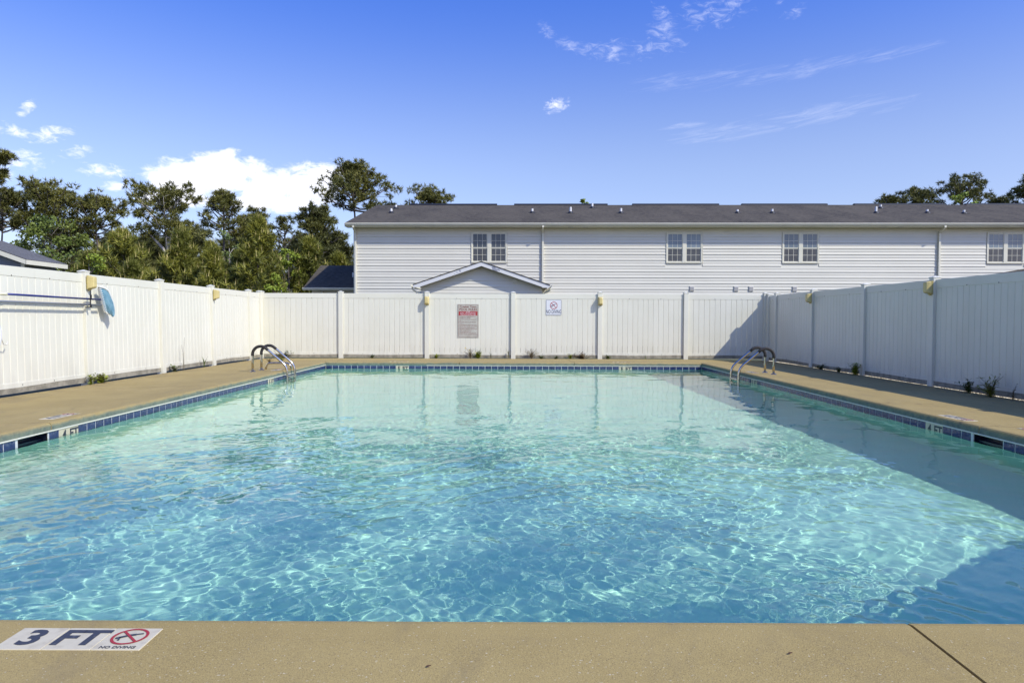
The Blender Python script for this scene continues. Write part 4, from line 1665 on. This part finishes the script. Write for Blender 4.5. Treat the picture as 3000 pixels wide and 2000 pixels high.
def pine(x, y, H, R, hb, label, seed, shape='round', nb=20, pads=5, tpp=9, mat=None, fork=False, lean=0., bark=None, tuft=.34, group="mature pines behind the fence"):
    g = np.random.default_rng(seed)
    o = empty("pine_tree", (x, y, -.22), label, "pine tree", group)
    H += .22 - (.30 + .36 * R)
    hb += .22 - .15 * R
    wood = MB()
    r0 = .055 + H * .0105
    top = H - .35
    bend = g.uniform(-.25, .25, 2)

    def trunk(h):
        q = h / H
        return np.array([lean * q * q * H + bend[0] * math.sin(q * 5), bend[1] * math.sin(q * 4 + 1), h])
    hs = np.linspace(0, top, 12)
    wood.tube([trunk(h) for h in hs], [r0 * (1 - .85 * h / H) for h in hs], 7)
    cs, ds = [], []
    limbs = []
    if fork:
        for a in (-.75, .15, .8):
            h0 = hb - 1.3
            p = trunk(h0)
            pts = [p + np.array([math.sin(a) * R * .95 * q, g.uniform(-.2, .2) * q, (H - h0) * .50 * q ** .8]) for q in np.linspace(0, 1, 6)]
            wood.tube(pts, [r0 * .80 * (1 - .75 * q) for q in np.linspace(0, 1, 6)], 6)
            limbs.append(pts)
    for i in range(nb):
        tt = (i + g.random()) / nb
        h = hb + (H - hb) * (tt ** .9) * .97
        if shape == 'round':
            pr = math.sqrt(max(.02, 1 - (2 * tt - .85) ** 2 / 1.35 ** 2)) * (1 - .25 * tt)
        elif shape == 'cone':
            pr = (1 - tt) ** .75 * .95 + .12
        elif shape == 'flat':
            pr = .55 + .5 * math.sin(math.pi * min(1, tt * 1.05)) * (1 if tt < .85 else .6)
        else:
            pr = .8 * (1 - .4 * tt) + .1
        L = R * pr * g.uniform(.72, 1.12)
        az_ = i * 2.39996 + g.uniform(-.4, .4)
        el_ = rad(g.uniform(-4, 22) + 42 * tt)
        p0 = trunk(min(h, top))
        drop = g.uniform(.0, .12)
        pts = []
        for q in (0, .25, .5, .75, 1):
            pts.append(p0 + np.array([math.cos(az_) * L * q * math.cos(el_), math.sin(az_) * L * q * math.cos(el_), L * q * math.sin(el_) + L * (.18 * q * q - drop * math.sin(q * 3.14))]) + g.normal(size=3) * .05 * q)
        wood.tube(pts, [r0 * .40 * (1 - .80 * q) * (1 - .5 * tt) + .016 for q in (0, .25, .5, .75, 1)], 5, cap=False)
        dirn = unit(pts[-1] - pts[1])
        npd = max(2, int(pads * (.5 + .55 * pr)))
        for k in range(npd):
            f = 1.0 if k == 0 else g.uniform(.42, .98)
            j = min(3, int(f * 4))
            c0 = pts[j] + (pts[j + 1] - pts[j]) * (f * 4 - j)
            off = g.normal(size=3) * np.array([1, 1, .35]) * L * (.20 if k else .05)
            off[2] = abs(off[2]) * .8 + .05
            c1 = c0 + off
            if k:
                wood.tube([c0, (c0 + c1) / 2 + np.array([0, 0, .04]), c1], [.018, .013, .008], 4, cap=False)
            m = max(4, int(tpp * g.uniform(.7, 1.3)))
            ps = (.20 + .085 * R) * g.uniform(.75, 1.3)
            e = unit(g.normal(size=(m, 3))) * (g.random((m, 1)) ** .4)
            cs.append(c1 + e * np.array([ps, ps, ps * .55]))
            ds.append(unit(dirn * .5 + e * 1.2 + np.array([0, 0, .5])))
    m = max(8, int(tpp * 2.2))
    e = unit(g.normal(size=(m, 3)))
    cs.append(trunk(top) + np.array([0, 0, .1]) + e * np.array([.38, .38, .30]) * (.5 + .2 * R))
    ds.append(unit(e + np.array([0, 0, .6])))
    for pts in limbs:
        for k in range(7):
            c1 = pts[-1] + g.normal(size=3) * np.array([.5, .5, .28]) * R * .35
            e = unit(g.normal(size=(tpp, 3)))
            cs.append(c1 + e * np.array([.42, .42, .24]))
            ds.append(unit(e + np.array([0, 0, .6])))
    C, D = np.concatenate(cs), np.concatenate(ds)
    V = tufts(C, D, tuft, 13, .058, g)
    make_tree(o, V, 3, mat or NEED, wood, bark or BARK)


def young_pine(x, y, H, R, label, seed, mat=None):
    g = np.random.default_rng(seed)
    o = empty("young_pine", (x, y, -.22), label, "young pine", "young pines with pale candles behind the fence")
    H += .22
    wood = MB()
    wood.tube([(0, 0, 0), (.03, 0, H * .5), (0, .02, H - .2)], [.07, .045, .015], 6)
    cs, ds, cc = [], [], []
    nw = int(H / .38)
    for i in range(nw):
        tt = i / (nw - 1)
        h = H * (.18 + .78 * tt)
        for k in range(6):
            L = R * (1 - tt) ** .8 * g.uniform(.6, 1.15) + .12
            az_ = g.uniform(0, 6.28)
            el_ = rad(8 + 50 * tt + g.uniform(-8, 12))
            d = np.array([math.cos(az_) * math.cos(el_), math.sin(az_) * math.cos(el_), math.sin(el_)])
            p0 = np.array([0, 0, h])
            p1 = p0 + d * L * .55
            p2 = p0 + d * L + np.array([0, 0, .18 * L])
            wood.tube([p0, p1, p2], [.018, .012, .007], 4, cap=False)
            for q in np.linspace(.35, 1, 6):
                for s_ in range(3):
                    c = p0 + (p2 - p0) * q + g.normal(size=3) * .10
                    cs.append(c)
                    ds.append(unit(d * .8 + g.normal(size=3) * .5 + np.array([0, 0, .6])))
            for s_ in range(2 if g.random() < .6 else 1):
                cc.append(p2 + np.array([0, 0, .10]) + g.normal(size=3) * .07)
    for s_ in range(10):
        cs.append(np.array([0, 0, H - .2]) + g.normal(size=3) * np.array([.09, .09, .14]))
        ds.append(np.array([0, 0, 1.]))
    cc += [np.array([0, 0, H - .1]), np.array([.05, .03, H - .15]), np.array([-.06, 0, H - .18])]
    V = tufts(np.array(cs), np.array(ds), .36, 12, .040, g, up=.8)
    cc = np.array(cc)
    n = len(cc)
    hgt = g.uniform(.20, .42, n)
    tilt = g.normal(size=(n, 2)) * .04
    EV = []
    for a in range(3):
        w0, w1 = a * 2.094, (a + 1) * 2.094
        b0 = cc + np.array([.024 * math.cos(w0), .024 * math.sin(w0), 0])
        b1 = cc + np.array([.024 * math.cos(w1), .024 * math.sin(w1), 0])
        tp = cc + np.stack([tilt[:, 0], tilt[:, 1], hgt], -1)
        EV.append(np.stack([b0, b1, tp], 1))
    make_tree(o, V, 3, mat or NEEDY, wood, BARK, (np.concatenate(EV).reshape(-1, 3), CAND))


def broadleaf(x, y, H, R, hb, label, seed, mat, n=2600, size=.13, bark=None, name="leafy_tree", nclump=26, cat="tree"):
    g = np.random.default_rng(seed)
    o = empty(name, (x, y, -.22), label, cat)
    H += .22
    hb += .22
    wood = MB()
    wood.tube([(0, 0, 0), (.05, 0, H * .4), (0, .03, H * .85)], [.04 + .012 * H, .03 + .006 * H, .02], 6)
    C = []
    for i in range(nclump):
        tt = g.random()
        h = hb + (H - hb) * tt
        rr = R * math.sqrt(max(.05, 1 - (2 * tt - .9) ** 2 / 1.5)) * g.uniform(.3, 1)
        a = g.uniform(0, 6.28)
        c = np.array([math.cos(a) * rr, math.sin(a) * rr, h])
        wood.tube([(0, 0, max(.2, h - rr * .7)), tuple(c * np.array([.5, .5, 1]) - np.array([0, 0, .1])), tuple(c)], [.02, .014, .006], 4, cap=False)
        m = int(n / nclump)
        e = unit(g.normal(size=(m, 3))) * (g.random((m, 1)) ** .5)
        C.append(c + e * np.array([.42, .42, .30]) * (.35 + .45 * R))
    V = leaves(np.concatenate(C), size, g)
    make_tree(o, V, 4, mat, wood, bark or BARK)


# tall pines (x, y, height, crown radius, crown base, ...)
pine(-35.7, 48, 12.7, 1.6, 10.4, "tall pine whose top enters at the left picture border", 1, 'flat', 18, 5, 10)
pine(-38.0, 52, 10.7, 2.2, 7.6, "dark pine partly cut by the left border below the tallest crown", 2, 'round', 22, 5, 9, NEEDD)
pine(-36.2, 54, 11.6, 2.9, 7.4, "wide round pine second from the left border above the leafy tree", 3, 'round', 30, 6, 9)
pine(-33.1, 56, 10.9, 2.3, 7.6, "flat topped pine with bare forked limbs above the lime shrub", 4, 'flat', 22, 5, 9)
pine(-25.6, 52, 10.9, 2.7, 7.4, "broad pine with pale forking trunk left of the big cloud", 5, 'flat', 22, 5, 10, fork=True, bark=BARKL)
pine(-23.1, 56, 11.9, 1.9, 7.6, "slender tall pine right of the pale forked one", 6, 'cone', 26, 4, 9)
pine(-21.9, 60, 10.7, 1.5, 6.4, "small drooping pine between the slender pine and the thin pair", 7, 'round', 18, 4, 9, NEEDD)
pine(-20.2, 62, 10.4, 1.5, 6.2, "thin open pine with sky showing through left of the dark dense pine", 8, 'sparse', 18, 3, 7)
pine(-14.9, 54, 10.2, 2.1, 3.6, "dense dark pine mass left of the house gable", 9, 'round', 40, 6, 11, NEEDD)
pine(-13.0, 58, 14.7, 3.1, 10.4, "tallest full pine rising behind the left end of the house roof", 10, 'cone', 34, 6, 10)
pine(-7.7, 62, 12.9, 2.3, 9.6, "round pine top showing just over the left part of the ridge", 11, 'round', 22, 5, 9)
pine(37.4, 70, 13.9, 1.8, 10.4, "leftmost low pine top over the right part of the roof", 12, 'round', 20, 5, 9)
pine(40.4, 70, 14.4, 1.9, 10.4, "second pine top over the right part of the roof", 13, 'round', 20, 5, 9)
pine(44.8, 70, 15.4, 2.7, 10.4, "widest pine crown over the right part of the roof", 14, 'flat', 28, 5, 9)
pine(49.6, 72, 14.0, 1.6, 10.4, "small dark pine top between the wide crown and the right border", 15, 'round', 18, 5, 9, NEEDD)
pine(48.5, 66, 15.8, 2.2, 10.0, "tall pine cut by the right picture border above the roof", 16, 'cone', 28, 5, 9)
broadleaf(6.6, 66, 12.3, .5, 11.2, "tiny leafy treetop poking over the middle of the ridge", 17, LIME, 300, .16, nclump=6)
broadleaf(40.9, 64, 12.6, 1.2, 10.6, "lime green treetop among the pines over the right roof", 18, LIME, 700, .16, nclump=12)
# darker pines filling the wood behind
bgp = [(-41.5, 66, 8.8, 3.0, "dark pine low at the far left border behind the others"), (-37.5, 68, 8.3, 3.0, "dark back pine under the wide round crown"),
       (-33.5, 66, 8.2, 2.8, "dark back pine above the grey house roof"), (-29.8, 64, 8.9, 2.6, "dark back pine between the flat topped and pale forked pines"),
       (-27.3, 68, 8.4, 2.8, "dark back pine directly behind the pale forked trunk"), (-24.4, 66, 10.0, 2.4, "dark back pine behind the slender tall pine"),
       (-21.0, 70, 8.6, 2.6, "dark back pine under the small drooping crown"), (-18.0, 66, 8.2, 2.3, "dark back pine behind the thin open pine"),
       (-16.2, 64, 8.0, 2.2, "dark back pine left of the dense dark mass"), (-12.0, 66, 9.4, 2.2, "dark back pine just left of the house corner")]
for q, (x, y, H, R, lb) in enumerate(bgp):
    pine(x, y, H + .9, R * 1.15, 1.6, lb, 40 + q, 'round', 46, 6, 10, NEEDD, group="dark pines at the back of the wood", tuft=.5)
# young pines
for q, (x, y, H, R, lb) in enumerate([
        (-20.0, 36, 5.4, 1.7, "bushy young pine with many tan candles right of the grey house"),
        (-17.5, 37, 5.6, 1.2, "pointed young pine just right of the pale trunk"),
        (-16.4, 38, 5.0, 1.1, "lower young pine between the pointed one and the white barked tree"),
        (-13.1, 36, 6.1, 1.4, "largest young pine in the middle of the wood"),
        (-11.3, 39, 5.4, 1.3, "young pine nearest the low wing"),
        (-22.3, 37, 4.3, 1.2, "small young pine behind the lime shrub"),
        (-18.5, 34, 3.5, 1.0, "low young pine in front of the pale trunk"),
        (-14.8, 38, 4.5, 1.1, "low young pine behind the street lamp"),
        (-21.2, 39, 4.9, 1.3, "young pine at the left end of the row behind the lime shrub"),
        (-15.4, 36, 4.4, 1.0, "low young pine left of the street lamp"),
        (-10.2, 41, 4.7, 1.1, "young pine half hidden by the low wing roof"),
        (-18.9, 40, 5.3, 1.3, "young pine standing behind the pale forked trunk's foot")]):
    young_pine(x, y, H, R * 1.4, lb, 70 + q)
# broadleaf trees and shrubs
broadleaf(-29.0, 44, 7.1, 2.5, 2.5, "rounded mid green leafy tree behind the grey house roof", 80, BROAD, 5200, .15, nclump=44)
broadleaf(-33.5, 46, 6.0, 2.2, 2.0, "leafy green tree at the left border behind the grey house", 81, BROAD, 4200, .15, nclump=36)
broadleaf(-25.5, 43, 5.4, 1.9, 1.6, "dull green leafy tree right of the rounded one", 82, BROAD, 3600, .13, nclump=36)
broadleaf(-16.2, 40, 6.0, .9, 2.6, "slim pale leaved tree with whitish trunk among young pines", 83, PALEG, 1300, .12, BARKL, nclump=18)
broadleaf(-12.2, 38, 5.5, .8, 2.2, "slim lime leaved tree right of the largest young pine", 84, LIME, 1200, .12, nclump=18)
broadleaf(-20.6, 34, 4.4, .65, 2.2, "bright lime shrub beside the grey house eave", 85, LIME, 1000, .11, name="lime_shrub", nclump=14, cat="shrub")
broadleaf(-11.9, 35, 3.2, .6, 1.4, "low lime shrub left of the low wing", 86, LIME, 700, .11, name="lime_shrub", nclump=12, cat="shrub")
broadleaf(-10.4, 44, 3.6, 1.3, 1.2, "low green bush right behind the low wing roof", 87, BROAD, 1500, .12, name="green_bush", nclump=20, cat="bush")
broadleaf(-23.6, 40, 4.6, 1.4, 1.2, "low green bush between the dull leafy tree and the young pines", 88, BROAD, 1800, .12, name="green_bush", nclump=20, cat="bush")
